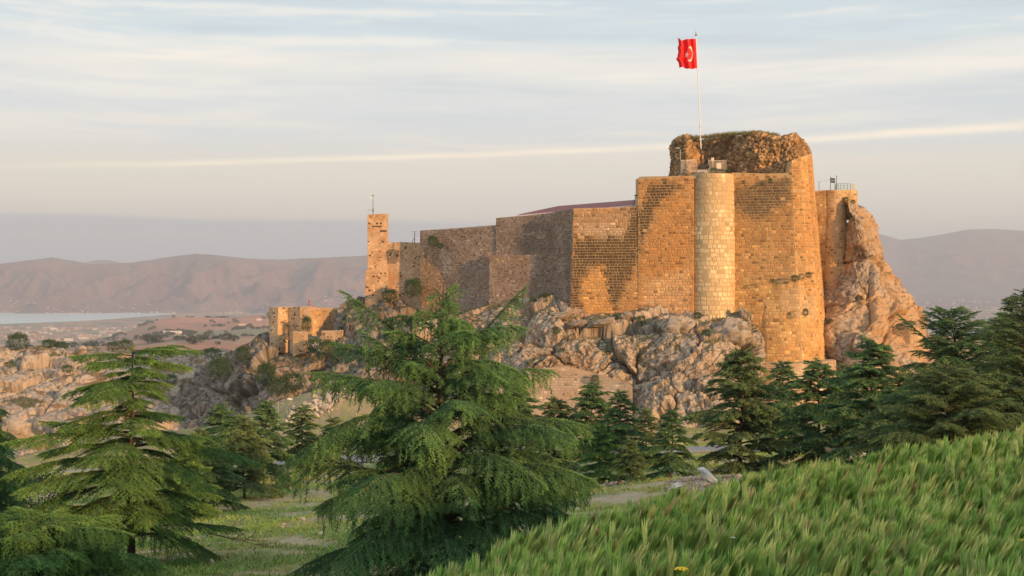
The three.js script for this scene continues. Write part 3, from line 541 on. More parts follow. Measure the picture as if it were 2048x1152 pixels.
{ // the pale round tower
  const t = Loft.round(1424, 231.2, 3.55, 349, 655, 0.28, -112, 112, 44);
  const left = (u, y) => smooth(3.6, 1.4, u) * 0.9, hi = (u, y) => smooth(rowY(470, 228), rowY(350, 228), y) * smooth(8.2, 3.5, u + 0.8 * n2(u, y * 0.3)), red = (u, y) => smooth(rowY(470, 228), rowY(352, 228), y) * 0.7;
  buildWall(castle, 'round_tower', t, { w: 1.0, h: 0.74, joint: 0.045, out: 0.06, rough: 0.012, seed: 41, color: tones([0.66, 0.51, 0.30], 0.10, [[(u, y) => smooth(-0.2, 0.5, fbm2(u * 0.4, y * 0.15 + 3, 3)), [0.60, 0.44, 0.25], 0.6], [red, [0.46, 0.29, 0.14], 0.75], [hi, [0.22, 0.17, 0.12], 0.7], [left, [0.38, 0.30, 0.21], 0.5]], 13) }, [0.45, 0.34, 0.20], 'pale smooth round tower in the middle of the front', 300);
}
{ // the tall keep wall with its rounded corner, the bulge at its foot
  const k = new Loft([[1464, 345, 231, 1470, 665, 230], [1530, 347, 229.3, 1532, 730, 227.8], [1579, 346, 227.9, 1594, 730, 226.5], [1583, 321, 227.8, 1600, 730, 226.4], [1602, 314, 227.9, 1625, 730, 227.2], [1613, 310, 228.8, 1642, 726, 228.4], [1620, 309, 231, 1652, 724, 231], [1624, 311, 238, 1658, 722, 239]], 4);
  const kl = [[stain(k, [[1464, 400], [1480, 345], [1590, 340], [1600, 420], [1560, 470], [1464, 520]], 1.6), [0.36, 0.205, 0.085], 0.7], [stain(k, [[1464, 380], [1585, 352], [1580, 392], [1550, 420], [1520, 440], [1490, 432], [1464, 420]], 0.8, 0.4), [0.125, 0.088, 0.055], 0.92], [stain(k, [[1550, 470], [1580, 400], [1620, 330], [1640, 560], [1560, 560]], 1.6), [0.40, 0.205, 0.075], 0.7], [stain(k, [[1470, 500], [1560, 500], [1640, 520], [1640, 560], [1470, 570]], 1.2), [0.44, 0.265, 0.115], 0.7]];
  buildWall(castle, 'keep_wall', k, { w: 0.66, h: 0.45, joint: 0.075, out: 0.06, seed: 51, ragged: 0.9, color: tones([0.50, 0.285, 0.105], 0.4, kl, 17) }, [0.50, 0.335, 0.17], 'tall keep wall with a rounded corner and a ragged top');
  const b = new Loft([[1480, 640, 231.6, 1496, 728, 229.8], [1506, 600, 230.2, 1512, 728, 228.1], [1530, 570, 228.6, 1535, 728, 226.9], [1562, 561, 227.5, 1568, 726, 225.9], [1598, 561, 227.0, 1604, 724, 225.7], [1624, 566, 228.0, 1632, 722, 226.9], [1640, 575, 230.2, 1648, 722, 229.3], [1646, 585, 233, 1656, 722, 233]], 3);
  buildWall(castle, 'bastion', b, { w: 0.7, h: 0.5, joint: 0.075, out: 0.06, seed: 52, color: tones([0.54, 0.32, 0.125], 0.4, [[stain(b, [[1560, 570], [1630, 570], [1632, 640], [1560, 620]], 1), [0.42, 0.33, 0.24], 0.55]], 19) }, [0.50, 0.335, 0.17], 'rounded lower bastion at the foot of the keep wall', 300);
  const r = new Loft([[1620, 383, 241, 1648, 612, 241], [1652, 380, 240, 1658, 612, 240]], 3);
  buildWall(castle, 'curtain_wall', r, { w: 0.55, h: 0.42, joint: 0.07, out: 0.06, seed: 53, color: tones([0.44, 0.29, 0.15], 0.35, [], 23) }, [0.5, 0.35, 0.19]);
  const t = Loft.round(1670, 241, 1.9, 381, 615, 0.1, -115, 115, 26);
  buildWall(castle, 'round_tower', t, { w: 0.6, h: 0.44, joint: 0.08, out: 0.06, seed: 54, color: tones([0.45, 0.31, 0.175], 0.4, [[(u, y) => smooth(rowY(520, 240), rowY(545, 240), y) * 0.9, [0.55, 0.40, 0.22], 0.9]], 29) }, [0.55, 0.40, 0.235], 'slim round tower on the right beside the orange cliff');
  const p = Loft.round(1689, 244.5, 2.15, 381, 440, 0.05, -110, 120, 26);
  buildWall(castle, 'parapet', p, { w: 0.6, h: 0.42, joint: 0.07, out: 0.05, seed: 55, color: tones([0.45, 0.30, 0.16], 0.35, [], 31) }, [0.5, 0.36, 0.2]);
  // floor of the terrace that carries the flagpole
  const tf = [[1278, 231.8], [1388, 229.2], [1424, 228], [1466, 231], [1530, 229.5], [1585, 228], [1618, 233], [1618, 250], [1278, 250]].map(([px, d]) => V(xAt(px, d), 0, -d));
  const sh = new THREE.Shape(tf.map((q) => new THREE.Vector2(q.x, -q.z))), fg = new THREE.ExtrudeGeometry(sh, { depth: 0.5, bevelEnabled: false }); fg.rotateX(-Math.PI / 2); fg.translate(0, rowY(352, 231) - 0.55, 0);
  part('terrace', sub(fg, castleBase), mat({ color: rgb(0.36, 0.29, 0.21) }), castle);
  const s2 = Loft.round(1689, 244.5, 2.0, 384, 400, 0, -180, 180, 24); part('terrace', sub(s2.core([0.36, 0.29, 0.21]), castleBase), mMortar, castle);
}
{ // the broken rubble core on top of the keep
  const xs = [1342, 1343, 1350, 1364, 1378, 1398, 1430, 1462, 1478, 1510, 1548, 1585, 1604, 1616, 1622];
  const ds = [252, 247, 241, 238.6, 238, 241.4, 242.4, 241, 237, 234, 232.4, 231.4, 232, 235.5, 242];
  const D = (k) => ds.map((v) => v + k), top = [294, 289, 278, 275, 272, 280, 275, 268, 272, 265, 273, 270, 281, 296, 306];
  const blow = (x, y, z) => { const s = voronoi(x / 0.62, y / 0.5, z / 0.62), m = voronoi(x / 2.2, y / 2, z / 2.2); return 0.42 * (1 - s[0] * s[0] - 0.7 * (1 - smooth(0, 0.2, s[1] - s[0]))) + 0.4 * (1 - m[0]) + 0.7 * fbm3(x * 0.25, y * 0.2, z * 0.25, 3) - 0.5; };
  const colr = (x, y, z, ny) => { const s = voronoi(x / 0.62, y / 0.5, z / 0.62), f = fbm3(x * 0.2, y * 0.25, z * 0.2, 3); const g = smooth(0.62, 0.85, ny) * smooth(-0.3, 0.1, y - rowY(292, 238) + 1.2); let c = [0.54, 0.335, 0.17].map((v, i) => v * (0.45 + 1.15 * s[2]) * (1 - 0.35 * smooth(0, 0.4, f) * (i ? 1 : 0.8))); return c.map((v, i) => lerp(v, [0.12, 0.115, 0.035][i], g)); };
  const rows = [row(xs, top.map((v) => v + 3), D(9)), row(xs, top.map((v) => v - 1), D(4)), row(xs, top.map((v) => v + 3), D(1.0)), row(xs, top.map((v, i) => lerp(v, 354, 0.35)), D(i0(0.2))), row(xs, top.map((v) => lerp(v, 354, 0.7)), D(0)), row(xs, 356, D(-0.3))];
  part('ruined_wall', sub(sheetGeo(rows, 0.14, { disp: blow, color: colr }), castleBase), mRock, castle, 'broken rubble wall with grass on its top above the keep');
}
function i0(v) { return v; }
{ // the free-standing square watchtower and its wall, left of the main walls
  const w = thing('watchtower', 'slender square watchtower with an adjoining wall at the left end of the castle', 'tower', at(752, 590, 262));
  const C = [0.50, 0.335, 0.205];
  const darkStone = (rows) => (u, y, r) => { const c = tones(C, 0.3, [], 37)(u, y, r); for (const [ra, rb, ch] of rows) if (y < rowY(ra, 262) && y > rowY(rb, 262) && r() < ch) return [0.045, 0.032, 0.022]; return c; };  // near-black stone colour paints the dark inside of putlog holes
  buildWall(w, 'shaft', new Loft([[735, 429, 262, 735, 548, 262], [773.5, 427, 262, 773.5, 560, 262]], 3.6), { w: 0.4, h: 0.3, joint: 0.05, out: 0.05, seed: 61, color: darkStone([[445, 450, 0.5], [452, 456, 0.3], [461, 465, 0.35], [480, 545, 0.03]]) }, mort(C, 1.0), 'upper shaft with rows of near-black stones painted as putlog holes');
  buildWall(w, 'base', new Loft([[731, 541, 261.3, 730, 615, 261.2], [776, 541, 261.3, 777, 615, 261.2]], 4), { w: 0.4, h: 0.3, joint: 0.05, out: 0.05, seed: 62, color: darkStone([[541, 600, 0.04]]) }, mort(C, 1.0));
  buildWall(w, 'wall', new Loft([[773, 485, 262.8, 773, 615, 262.6], [805, 484, 262, 805, 615, 262], [846, 486, 258.8, 846, 620, 258.6]], 2), { w: 0.4, h: 0.3, joint: 0.05, out: 0.05, seed: 63, color: darkStone([[486, 600, 0.045]]) }, mort(C, 1.0), 'lower wall between the watchtower and the castle');
}
{ // the low outwork on the rock spur, far left
  const o = thing('outwork', 'low bastion with rounded corners standing on the spur below the watchtower', 'fort', at(600, 680, 262));
  const C = [0.52, 0.36, 0.215], col = (s) => (u, y, r) => (r() < 0.05 ? [0.09, 0.06, 0.04] : tones(C, 0.26, [], s)(u, y, r));
  buildWall(o, 'bastion', new Loft([[538, 615, 266, 538, 705, 265], [541, 614.5, 263, 540, 705, 262], [556, 614.5, 261.5, 556, 705, 260.6], [575, 614, 262.5, 575, 705, 262]], 5), { w: 0.42, h: 0.32, joint: 0.05, out: 0.05, seed: 71, color: col(41) }, mort(C, 1), 'rounded left corner of the low bastion');
  buildWall(o, 'bastion', new Loft([[574, 615, 263, 574, 680, 263], [600, 613.5, 260.5, 600, 672, 260.4], [622, 613.5, 260, 622, 668, 260], [625, 614, 262.8, 625, 668, 262.8]], 4), { w: 0.42, h: 0.32, joint: 0.05, out: 0.05, seed: 72, color: col(43) }, mort(C, 1));
  buildWall(o, 'wall', new Loft([[624, 616, 263, 624, 672, 263], [655, 616, 264, 655, 672, 264], [706, 617, 266, 706, 672, 266]], 2), { w: 0.42, h: 0.32, joint: 0.05, out: 0.05, seed: 73, color: tones(C, 0.26, [[(u) => smooth(1.4, 2.4, u) * smooth(4.4, 3.2, u) * 0.8, [0.17, 0.10, 0.06], 0.7]], 47) }, mort(C, 1), 'straight wall running back to the rock');
  const f = thing('low_wall', 'small square wall stub below the low bastion, left of the green gully', 'wall', at(596, 705, 255));
  buildWall(f, 'face', new Loft([[580, 664, 258, 580, 712, 257.6], [586, 663, 254.6, 586, 712, 254.4], [612, 664, 254, 612, 704, 254]], 2.5), { w: 0.4, h: 0.3, joint: 0.05, out: 0.05, seed: 74, color: col(49) }, mort(C, 1));
  const g = thing('low_wall', 'small pale wall stub right of the green gully, against the big grey rock', 'wall', at(660, 705, 255));
  buildWall(g, 'face', new Loft([[643, 662, 255, 643, 703, 255], [684, 661, 253.6, 684, 716, 253.6]], 2), { w: 0.4, h: 0.3, joint: 0.05, out: 0.05, seed: 75, color: col(53) }, mort(C, 1));
}
{ // retaining walls at the foot of the crag and on the right
  const C = [0.40, 0.29, 0.19];
  const a = thing('retaining_wall', 'pale retaining wall of small stones under the keep, behind the slender cedar tips', 'wall', at(1590, 830, 219));
  buildWall(a, 'face', new Loft([[1505, 722, 224.6, 1500, 850, 221], [1580, 728, 222, 1580, 850, 218.6], [1672, 720, 224.5, 1676, 850, 222]], 3), { w: 0.55, h: 0.38, joint: 0.055, out: 0.05, seed: 81, color: tones([0.45, 0.33, 0.215], 0.3, [], 59) }, mort(C, 1));
  const b = thing('retaining_wall', 'weathered grey retaining wall under the overhanging rock, behind the middle cedars', 'wall', at(1150, 830, 214));
  buildWall(b, 'face', new Loft([[1052, 741, 221, 1050, 855, 217], [1130, 732, 220.2, 1130, 855, 216], [1180, 744, 219.4, 1180, 855, 215], [1265, 772, 215.8, 1265, 860, 212.5]], 4), { w: 0.6, h: 0.42, joint: 0.05, out: 0.05, seed: 82, ragged: 0.6, color: tones([0.36, 0.275, 0.20], 0.3, [], 61) }, mort(C, 0.9));
  const c = thing('retaining_wall', 'small square retaining wall of flat stones right of the orange cliff', 'wall', at(1820, 705, 237));
  buildWall(c, 'face', new Loft([[1786, 652, 233, 1786, 722, 233], [1820, 651, 231.4, 1820, 735, 231.4], [1846, 651, 232, 1848, 735, 232], [1850, 651, 237, 1852, 735, 237]], 5), { w: 0.5, h: 0.26, joint: 0.045, out: 0.05, seed: 83, color: tones([0.46, 0.32, 0.18], 0.35, [], 67) }, mort(C, 1));
  const d = thing('ruined_turret', 'tiny ruined turret on the skyline at the right edge of the cliff', 'ruin', at(1793, 575, 247));
  buildWall(d, 'face', new Loft([[1782, 562, 249, 1782, 600, 249], [1790, 560, 247, 1790, 600, 247], [1803, 563, 247, 1808, 600, 247]], 2), { w: 0.5, h: 0.36, joint: 0.05, out: 0.06, seed: 84, ragged: 0.5, color: tones([0.44, 0.28, 0.15], 0.35, [], 71) }, mort(C, 0.9));
}

// ------------------------------------------------------------------ cedars: trunk, boughs with side twigs, and sprays of needle tufts on every twig
function sprayGeo(seed, n, needle, side) {                   // one spray, 1 long along +x, tufts of needles on it and on its side shoots
  const r = rng(seed), pos = [], tuft = (x, y, z, s) => {
    for (let k = 0; k < 5; k++) {
      const a = r() * 6.283, e = -0.25 + 1.3 * r(), d = V(Math.cos(a) * Math.cos(e) + 0.35, Math.sin(e), Math.sin(a) * Math.cos(e)).normalize(), w = V(r() - 0.5, r() - 0.5, r() - 0.5).cross(d).normalize().multiplyScalar(needle * 0.24 * s), l = needle * s * (0.7 + 0.6 * r());
      pos.push(x - w.x, y - w.y, z - w.z, x + w.x, y + w.y, z + w.z, x + d.x * l, y + d.y * l, z + d.z * l);
    }
  };
  const sag = (t) => -0.10 * t * t;
  for (let i = 0; i < n; i++) { const t = (i + 0.6) / n; tuft(t, sag(t) + 0.01, 0, 1 - 0.25 * t); }
  for (let i = 0; i < side; i++) { const t0 = 0.1 + 0.7 * i / side, l = (0.42 - 0.25 * t0) * (0.7 + 0.5 * r()), sg = i % 2 ? 1 : -1; for (let k = 1; k <= 3; k++) { const s = l * k / 3; tuft(t0 + s * 0.75, sag(t0) - 0.16 * s, sg * s * 0.75, 0.9); } }
  const tw = [V(0, 0, 0), V(0.5, sag(0.5), 0), V(1, sag(1), 0)];
  const g = raw(pos), t = taper(tw, [0.016, 0.012, 0.005], 3).toNonIndexed(); const m = mergeGeometries([g, t]); m.computeVertexNormals(); return m;
}
const sprayNear = sprayGeo(3, 13, 0.125, 4), sprayMid = sprayGeo(4, 7, 0.20, 4);
const UP = V(0, 1, 0);
// lays one bough; wood geometry goes to woods, instance list to leaves
function bough(r, o, az, len, rise, droop, { thick = 0.02, size = 0.32, step = 0.17, spread = 0.42, hang = 0.35, tint = 0, curl = 0, from = 0.14, flat = 0, young = 0.5 }, woods, leaves, tone) {
  const dir = V(Math.cos(az), 0, Math.sin(az)), lat = V(-dir.z, 0, dir.x), N = 9, pts = [];
  const w1 = (r() - 0.5) * 0.25, w2 = r() * 6;
  const P = (s) => o.clone().addScaledVector(dir, len * s * (1 - 0.08 * s)).addScaledVector(lat, len * w1 * s * s + 0.04 * len * Math.sin(w2 + s * 5) * s).add(V(0, len * (rise * s - droop * s * s + curl * s ** 4), 0));
  for (let i = 0; i <= N; i++) pts.push(P(i / N));
  woods.push(taper(pts, pts.map((_, i) => Math.max(0.006, thick * (1 - i / N * 0.92))), 5));
  const put = (p, d, k, sz) => {
    const x = d.clone().add(V((r() - 0.5) * 0.4, (r() - 0.5) * 0.25, (r() - 0.5) * 0.4)).normalize(), z = V().crossVectors(x, UP).addScaledVector(UP, (r() - 0.5) * 0.7).normalize(), y = V().crossVectors(z, x).normalize(), s = sz * (0.75 + 0.5 * r());
    const v = 0.72 + 0.55 * r(), f = clamp(k * young * (0.5 + r()) + tint, 0, 1);
    leaves.push([basis(x, y, V().crossVectors(x, y), p, s, s, s), [lerp(tone[0][0], tone[1][0], f) * v, lerp(tone[0][1], tone[1][1], f) * v, lerp(tone[0][2], tone[1][2], f) * v]]);
  };
  const ds = step / len;
  for (let s = from; s < 1; s += ds) {
    const p = P(s), t = P(Math.min(1, s + 0.02)).sub(P(s - 0.02)).normalize();
    put(p.clone().add(V(0, 0.02, 0)), t, s, size);
    for (const sg of [-1, 1]) {
      const tl = Math.min(1.1, (spread * len * Math.pow(1 - s, 0.75) * Math.min(1, 0.45 + s * 2) + size * 0.7)) * (0.65 + 0.6 * r()), d = t.clone().multiplyScalar(0.75).addScaledVector(lat, sg * (0.65 + 0.3 * r())).addScaledVector(UP, flat ? 0.05 : -0.12 + 0.2 * r()).normalize(), n = Math.max(1, Math.round(tl / (size * 0.55)));
      for (let k = 0; k < n; k++) { const q = (k + 0.3) / n, pp = p.clone().addScaledVector(d, tl * q).add(V(0, -hang * tl * q * q, 0)); put(pp, d.clone().add(V(0, -hang * 1.7 * q, 0)).normalize(), 0.45 * q + 0.55 * s, size); }
      if (hang > 0.3) { const q = 0.3 + 0.7 * r(), pp = p.clone().addScaledVector(d, tl * q).add(V(0, -hang * tl * q * q, 0)), m = 1 + Math.floor(r() * 2.6); for (let k = 0; k < m; k++) { put(pp, V(d.x * 0.35, -1, d.z * 0.35).normalize(), 0.35 + 0.65 * s, size * 0.95); pp.y -= size * 0.7; } }
    }
  }
  const e = P(1), te = P(1).sub(P(0.95)).normalize(); put(e, te, 1, size * 1.1); put(e, te, 1, size);
}
const BLUEGREEN = [[0.026, 0.092, 0.050], [0.20, 0.38, 0.10]], DEEP = [[0.032, 0.090, 0.048], [0.17, 0.31, 0.095]], LIVELY = [[0.036, 0.115, 0.038], [0.205, 0.36, 0.07]], OLIVE = [[0.052, 0.10, 0.046], [0.22, 0.31, 0.10]];
// a whole tree, its foot at the origin. prof(t): reach of the boughs at height t (0 foot, 1 top)
function makeCedar(seed, H, prof, o) {
  const r = rng(seed), g = new THREE.Group(), lean = o.lean ?? [0, 0];
  const stem = (t) => V(lean[0] * t * t + 0.05 * Math.sin(t * 9 + seed), H * t, lean[1] * t * t + 0.05 * Math.cos(t * 7 + seed));
  const pts = [], N = 12; for (let i = 0; i <= N; i++) pts.push(stem(i / N)); pts[0].y -= 0.4;
  part('trunk', taper(pts, pts.map((_, i) => Math.max(0.012, (o.trunk ?? 0.02) * H * (1 - 0.95 * i / N))), 8), mBark, g);
  let W = [], L = [], az = r() * 6; const geo = o.near ? sprayNear : sprayMid;
  const flush = (name) => { if (!W.length) return; const w = mergeGeometries(W.map((q) => q)); const m = part(name, w, mBark, g); if (L.length) stuff('foliage', instanced(geo, mLeaf, L), m); W = []; L = []; };
  for (let t = o.start ?? 0.06; t < 0.985; t += (o.gap ?? 0.022) * (1 - 0.35 * t + (o.open ?? 0) * t ** 4)) {
    az += 2.4 + (r() - 0.5) * 0.7;
    const dirX = Math.cos(az), len = prof(t, az, r) * (1 - 0.5 * (o.uneven ?? 0.6) + (o.uneven ?? 0.6) * r());
    if (len < 0.12) continue;
    bough(r, stem(t), az, len, lerp(o.rise?.[0] ?? 0.05, o.rise?.[1] ?? 0.7, t) + (r() - 0.5) * 0.15, lerp(o.droop?.[0] ?? 0.35, o.droop?.[1] ?? 0.35, t) * (0.7 + 0.6 * r()), { ...o, thick: Math.max(0.012, 0.011 * len + 0.006 * H * (1 - t) * 0.5), tint: (r() - 0.5) * 0.22 + (o.tint ?? 0) + 0.12 * t }, W, L, o.tone ?? BLUEGREEN);
    if (o.own) flush('bough');
  }
  for (const e of o.extra ?? []) { bough(r, stem(e.t), e.az, e.len, e.rise, e.droop, { ...o, ...e, thick: 0.05 }, W, L, o.tone ?? BLUEGREEN); if (o.own) flush('bough'); }
  const top = []; bough(r, stem(0.93), r() * 6, 0.3, 1.5, 0.2, { ...o, thick: 0.01 }, W, L, o.tone ?? BLUEGREEN); flush(o.own ? 'bough' : 'limb');
  return g;
}
function plant(g, name, label, category, px, d, turn = 0, scale = 1, group, py) {
  const p = ground(px, d); if (py) p.y = rowY(py, d); g.position.copy(p); g.rotation.y = turn; g.scale.setScalar(scale); g.name = numbered(name); g.userData = { label, category, ...(group ? { group } : {}) }; scene.add(g); return g;
}
const ease = (T) => (t) => table(T, t);
{ // the big cedar in the middle and the tiered one on the left
  const f = ease([[0, 3.3], [0.12, 3.8], [0.27, 4.2], [0.4, 4.0], [0.5, 3.6], [0.58, 3.2], [0.68, 2.5], [0.78, 2.0], [0.84, 1.3], [0.9, 0.5], [1, 0.25]]);
  const big = makeCedar(5, 8.5, (t) => f(t), { near: true, own: true, start: 0.03, gap: 0.0098, rise: [0.32, 1.0], droop: [0.40, 0.6], size: 0.30, step: 0.17, spread: 0.30, hang: 0.42, uneven: 0.65, open: 3, trunk: 0.018, tone: BLUEGREEN, young: 0.55,
    extra: [{ t: 0.66, az: -0.15, len: 2.5, rise: 1.35, droop: 0.28, spread: 0.16, from: 0.25, hang: 0.5 }, { t: 0.7, az: 3.3, len: 2.9, rise: 0.98, droop: 0.2, spread: 0.14, from: 0.2, hang: 0.4 }, { t: 0.66, az: 2.7, len: 2.4, rise: 0.75, droop: 0.12, spread: 0.2 },
      { t: 0.8, az: -1.2, len: 1.0, rise: 1.9, droop: 0.4, spread: 0.22 }, { t: 0.33, az: 0.3, len: 4.1, rise: 0.3, droop: 0.35, spread: 0.3 }, { t: 0.27, az: 0.0, len: 4.1, rise: 0.3, droop: 0.42, spread: 0.3 }, { t: 0.3, az: 2.9, len: 3.8, rise: 0.4, droop: 0.45, spread: 0.3 }, { t: 0.2, az: 0.5, len: 4.1, rise: 0.2, droop: 0.36, spread: 0.34 }] });
  plant(big, 'cedar_tree', 'largest cedar, dark green with drooping boughs, in the middle of the picture before the castle', 'tree', 884, 40, 0, 1, null, 1165);
  const q = (t, az) => { const c = Math.cos(az); return t < 0.1 ? 0 : t < 0.2 ? (c > 0.2 ? 3.0 : 1.7) : t < 0.5 ? 2.75 - 0.3 * c : t < 0.6 ? 3.1 : t < 0.635 ? 0 : t < 0.72 ? 1.75 : t < 0.755 ? 0.5 : t < 0.86 ? (c < 0 ? 2.1 : 1.3) : t < 0.9 ? 0.7 : 1.35; };
  const left = makeCedar(8, 6.75, q, { near: true, own: true, start: 0.09, gap: 0.0155, rise: [0.16, 0.14], droop: [0.46, 0.16], size: 0.33, step: 0.15, spread: 0.36, hang: 0.22, uneven: 0.8, trunk: 0.022, tone: LIVELY, young: 0.6, curl: 0.03, lean: [0.15, 0],
    extra: [{ t: 0.985, az: 0.05, len: 2.1, rise: 0.1, droop: 0.12, spread: 0.2 }, { t: 0.98, az: 0.5, len: 1.5, rise: 0.15, droop: 0.1, spread: 0.25 }, { t: 0.84, az: 3.05, len: 2.1, rise: 0.12, droop: 0.3, spread: 0.2 }, { t: 0.62, az: 3.2, len: 2.9, rise: 0.1, droop: 0.06, spread: 0.22 }, { t: 0.6, az: 3.5, len: 2.8, rise: 0.05, droop: 0.1, spread: 0.25 }, { t: 0.12, az: -0.15, len: 3.7, rise: 0.28, droop: 0.32, spread: 0.25, from: 0.4 }, { t: 0.56, az: 0.1, len: 2.6, rise: 0.25, droop: 0.22 }] });
  plant(left, 'cedar_tree', 'bright green flat-tiered cedar with bare trunk gaps, leftmost of the two near cedars', 'tree', 258, 45, 0, 1, null, 1116);
}
const P1 = ease([[0, 0.8], [0.1, 2.4], [0.3, 2.1], [0.6, 1.35], [0.85, 0.6], [1, 0.15]]), P2 = ease([[0, 1.2], [0.08, 2.6], [0.3, 2.5], [0.55, 1.85], [0.8, 1.0], [1, 0.2]]), P3 = ease([[0, 1.5], [0.1, 2.6], [0.35, 2.5], [0.6, 1.7], [0.8, 0.95], [1, 0.2]]);
const midO = { gap: 0.025, uneven: 0.85, size: 0.5, step: 0.26, spread: 0.36, hang: 0.3, rise: [0.05, 0.8], droop: [0.3, 0.4], young: 0.6 };
const protos = [                                            // each about 6 m tall
  makeCedar(31, 6, P1, { ...midO, start: 0.14, tone: DEEP }), makeCedar(32, 6, P2, { ...midO, start: 0.12, tone: OLIVE }), makeCedar(33, 6, P3, { ...midO, start: 0.05, tone: DEEP, gap: 0.023 }), makeCedar(34, 6, P3, { ...midO, start: 0.05, tone: OLIVE, rise: [0.15, 1.1], droop: [0.25, 0.55], gap: 0.024 }), makeCedar(35, 6, P1, { ...midO, start: 0.1, tone: LIVELY }),
];
const planted = new Set();
function cedar(k, px, d, topRow, turn, label, group, sc = 1) {
  const p = ground(px, d), h = rowY(topRow, d) - p.y, s = h / 6 * sc;
  if (!planted.has(k)) { planted.add(k); plant(protos[k], 'cedar_tree', label, 'tree', px, d, turn, s, group); return; }
  const c = copyOf(protos[k], label, p, turn, s); c.rotation.z = 0.05 * Math.sin(px * 1.7); c.rotation.x = 0.04 * Math.cos(px); if (group) c.userData.group = group; else delete c.userData.group;
}
const GL = 'young cedars on the slope to the left', GC = 'young cedars in the middle distance below the crag', GR = 'cedars on the right before the keep';
cedar(0, 425, 80, 872, 0.4, 'small cedar with a bare lower trunk, nearest of the group on the left slope', GL);
cedar(1, 487, 88, 838, 1.4, 'cedar with a visible trunk, second along the left slope', GL);
cedar(0, 526, 95, 806, 2.6, 'slender dark cedar, tallest tip of the left slope group', GL);
cedar(1, 600, 116, 815, 3.3, 'dark cedar beside the pale road, below the scree of white stones', GL);
cedar(0, 462, 104, 832, 4.4, 'narrow cedar right behind the two trunks on the left slope', GL);
cedar(3, 398, 98, 862, 5.1, 'spreading dull cedar just right of the tiered cedar', GL);
cedar(2, 440, 128, 812, 0.9, 'dark cedar at the back of the left slope, under the grey cliff', GL);
cedar(1, 668, 112, 838, 1.9, 'cedar half hidden by the left boughs of the largest cedar', GL);
cedar(4, 372, 70, 890, 2.2, 'light green cedar behind the right boughs of the tiered cedar', GL);
cedar(1, 352, 92, 905, 4.2, 'low dull cedar mostly hidden behind the tiered cedar', GL);
cedar(2, 1178, 118, 770, 0.3, 'dark cedar below the grey retaining wall, left of a slender one', GC);
cedar(0, 1240, 104, 785, 1.2, 'slender dark cedar right of the grey retaining wall', GC);
cedar(4, 1198, 80, 852, 2.1, 'yellowish green cedar, lowest of those right of the largest cedar', GC);
cedar(0, 1342, 82, 822, 3.0, 'dull narrow cedar under the crag foot, left of the pale road gap', GC);
cedar(1, 1292, 108, 822, 3.9, 'small cedar between the slender one and the dull narrow one', GC);
cedar(3, 1108, 98, 800, 4.8, 'cedar just behind the right boughs of the largest cedar', GC);
cedar(2, 1040, 120, 772, 5.6, 'cedar high behind the right shoulder of the largest cedar', GC);
cedar(1, 1262, 74, 880, 0.7, 'low bushy cedar right beside the rubble heap', GC);
cedar(3, 1482, 88, 706, 0.2, 'broad olive cedar with thin twiggy crown in front of the crag', GR, 1);
cedar(0, 1565, 124, 726, 1.1, 'thin pointed cedar before the pale retaining wall', GR, 1);
cedar(2, 1640, 92, 728, 2.0, 'dark cedar below the rounded bastion corner', GR, 1);
cedar(2, 1738, 84, 688, 2.9, 'tall dark cedar with a drooping tip below the orange cliff', GR, 1);
cedar(3, 1800, 66, 752, 3.8, 'low wide cedar at the brow of the grass bank', GR, 1);
cedar(1, 1700, 104, 735, 5.3, 'cedar squeezed between the two dark ones on the right', GR, 1);
{ // the near cluster at the right edge
  const o = { near: true, start: 0.05, gap: 0.013, rise: [0.2, 1.05], droop: [0.3, 0.42], size: 0.34, step: 0.19, spread: 0.34, hang: 0.3, young: 0.5, tone: DEEP };
  const a = makeCedar(51, 6.6, ease([[0, 2], [0.2, 2.7], [0.5, 2.2], [0.75, 1.5], [1, 0.2]]), { ...o, lean: [-0.5, 0], extra: [{ t: 0.66, az: 3.3, len: 2.2, rise: 1.1, droop: 0.2, spread: 0.16 }] });
  const place = (g, label, px, d, topRow, h) => { const p = ground(px, d); plant(g, 'cedar_tree', label, 'tree', px, d, 0, Math.max(0.6, (rowY(topRow, d) - p.y) / h), GR); };
  place(a, 'dark cedar with two leaning tips, left of the cluster at the right edge', 1925, 52, 622, 6.6);
  place(makeCedar(52, 6.6, ease([[0, 2], [0.2, 2.5], [0.5, 2.0], [0.75, 1.2], [1, 0.2]]), { ...o, lean: [0.3, 0], tint: 0.1 }), 'second cedar of the cluster at the right edge, behind the leaning tips', 2000, 56, 632, 6.6);
  place(makeCedar(53, 7, ease([[0, 2.2], [0.2, 2.7], [0.5, 2.0], [0.75, 1.1], [1, 0.2]]), { ...o, tone: OLIVE }), 'tallest cedar at the very right edge, cut by the frame', 2050, 46, 588, 7);
  place(makeCedar(54, 5, ease([[0, 2], [0.3, 2.8], [0.6, 2.1], [1, 0.3]]), { ...o, tone: OLIVE }), 'broad low cedar filling the front of the cluster on the right', 1900, 44, 742, 5);
  // left edge
  const p2 = { ...o, hang: 0.35, tone: BLUEGREEN };
  plant(makeCedar(55, 5.6, ease([[0, 1.6], [0.15, 2.0], [0.5, 1.7], [0.8, 1.2], [1, 0.6]]), { ...p2, rise: [0.1, 0.3] }), 'cedar_tree', 'bluish cedar cut by the left edge of the picture', 'tree', -45, 50, 0, 1, null, 1125);
  plant(makeCedar(56, 2.6, ease([[0, 2.6], [0.4, 3.0], [0.8, 2.2], [1, 1.0]]), { ...p2, tone: LIVELY, rise: [0.2, 0.5], droop: [0.3, 0.3], gap: 0.02 }), 'cedar_tree', 'low spreading young cedar in the bottom left corner', 'tree', 70, 37, 0, 1, null, 1240);
}

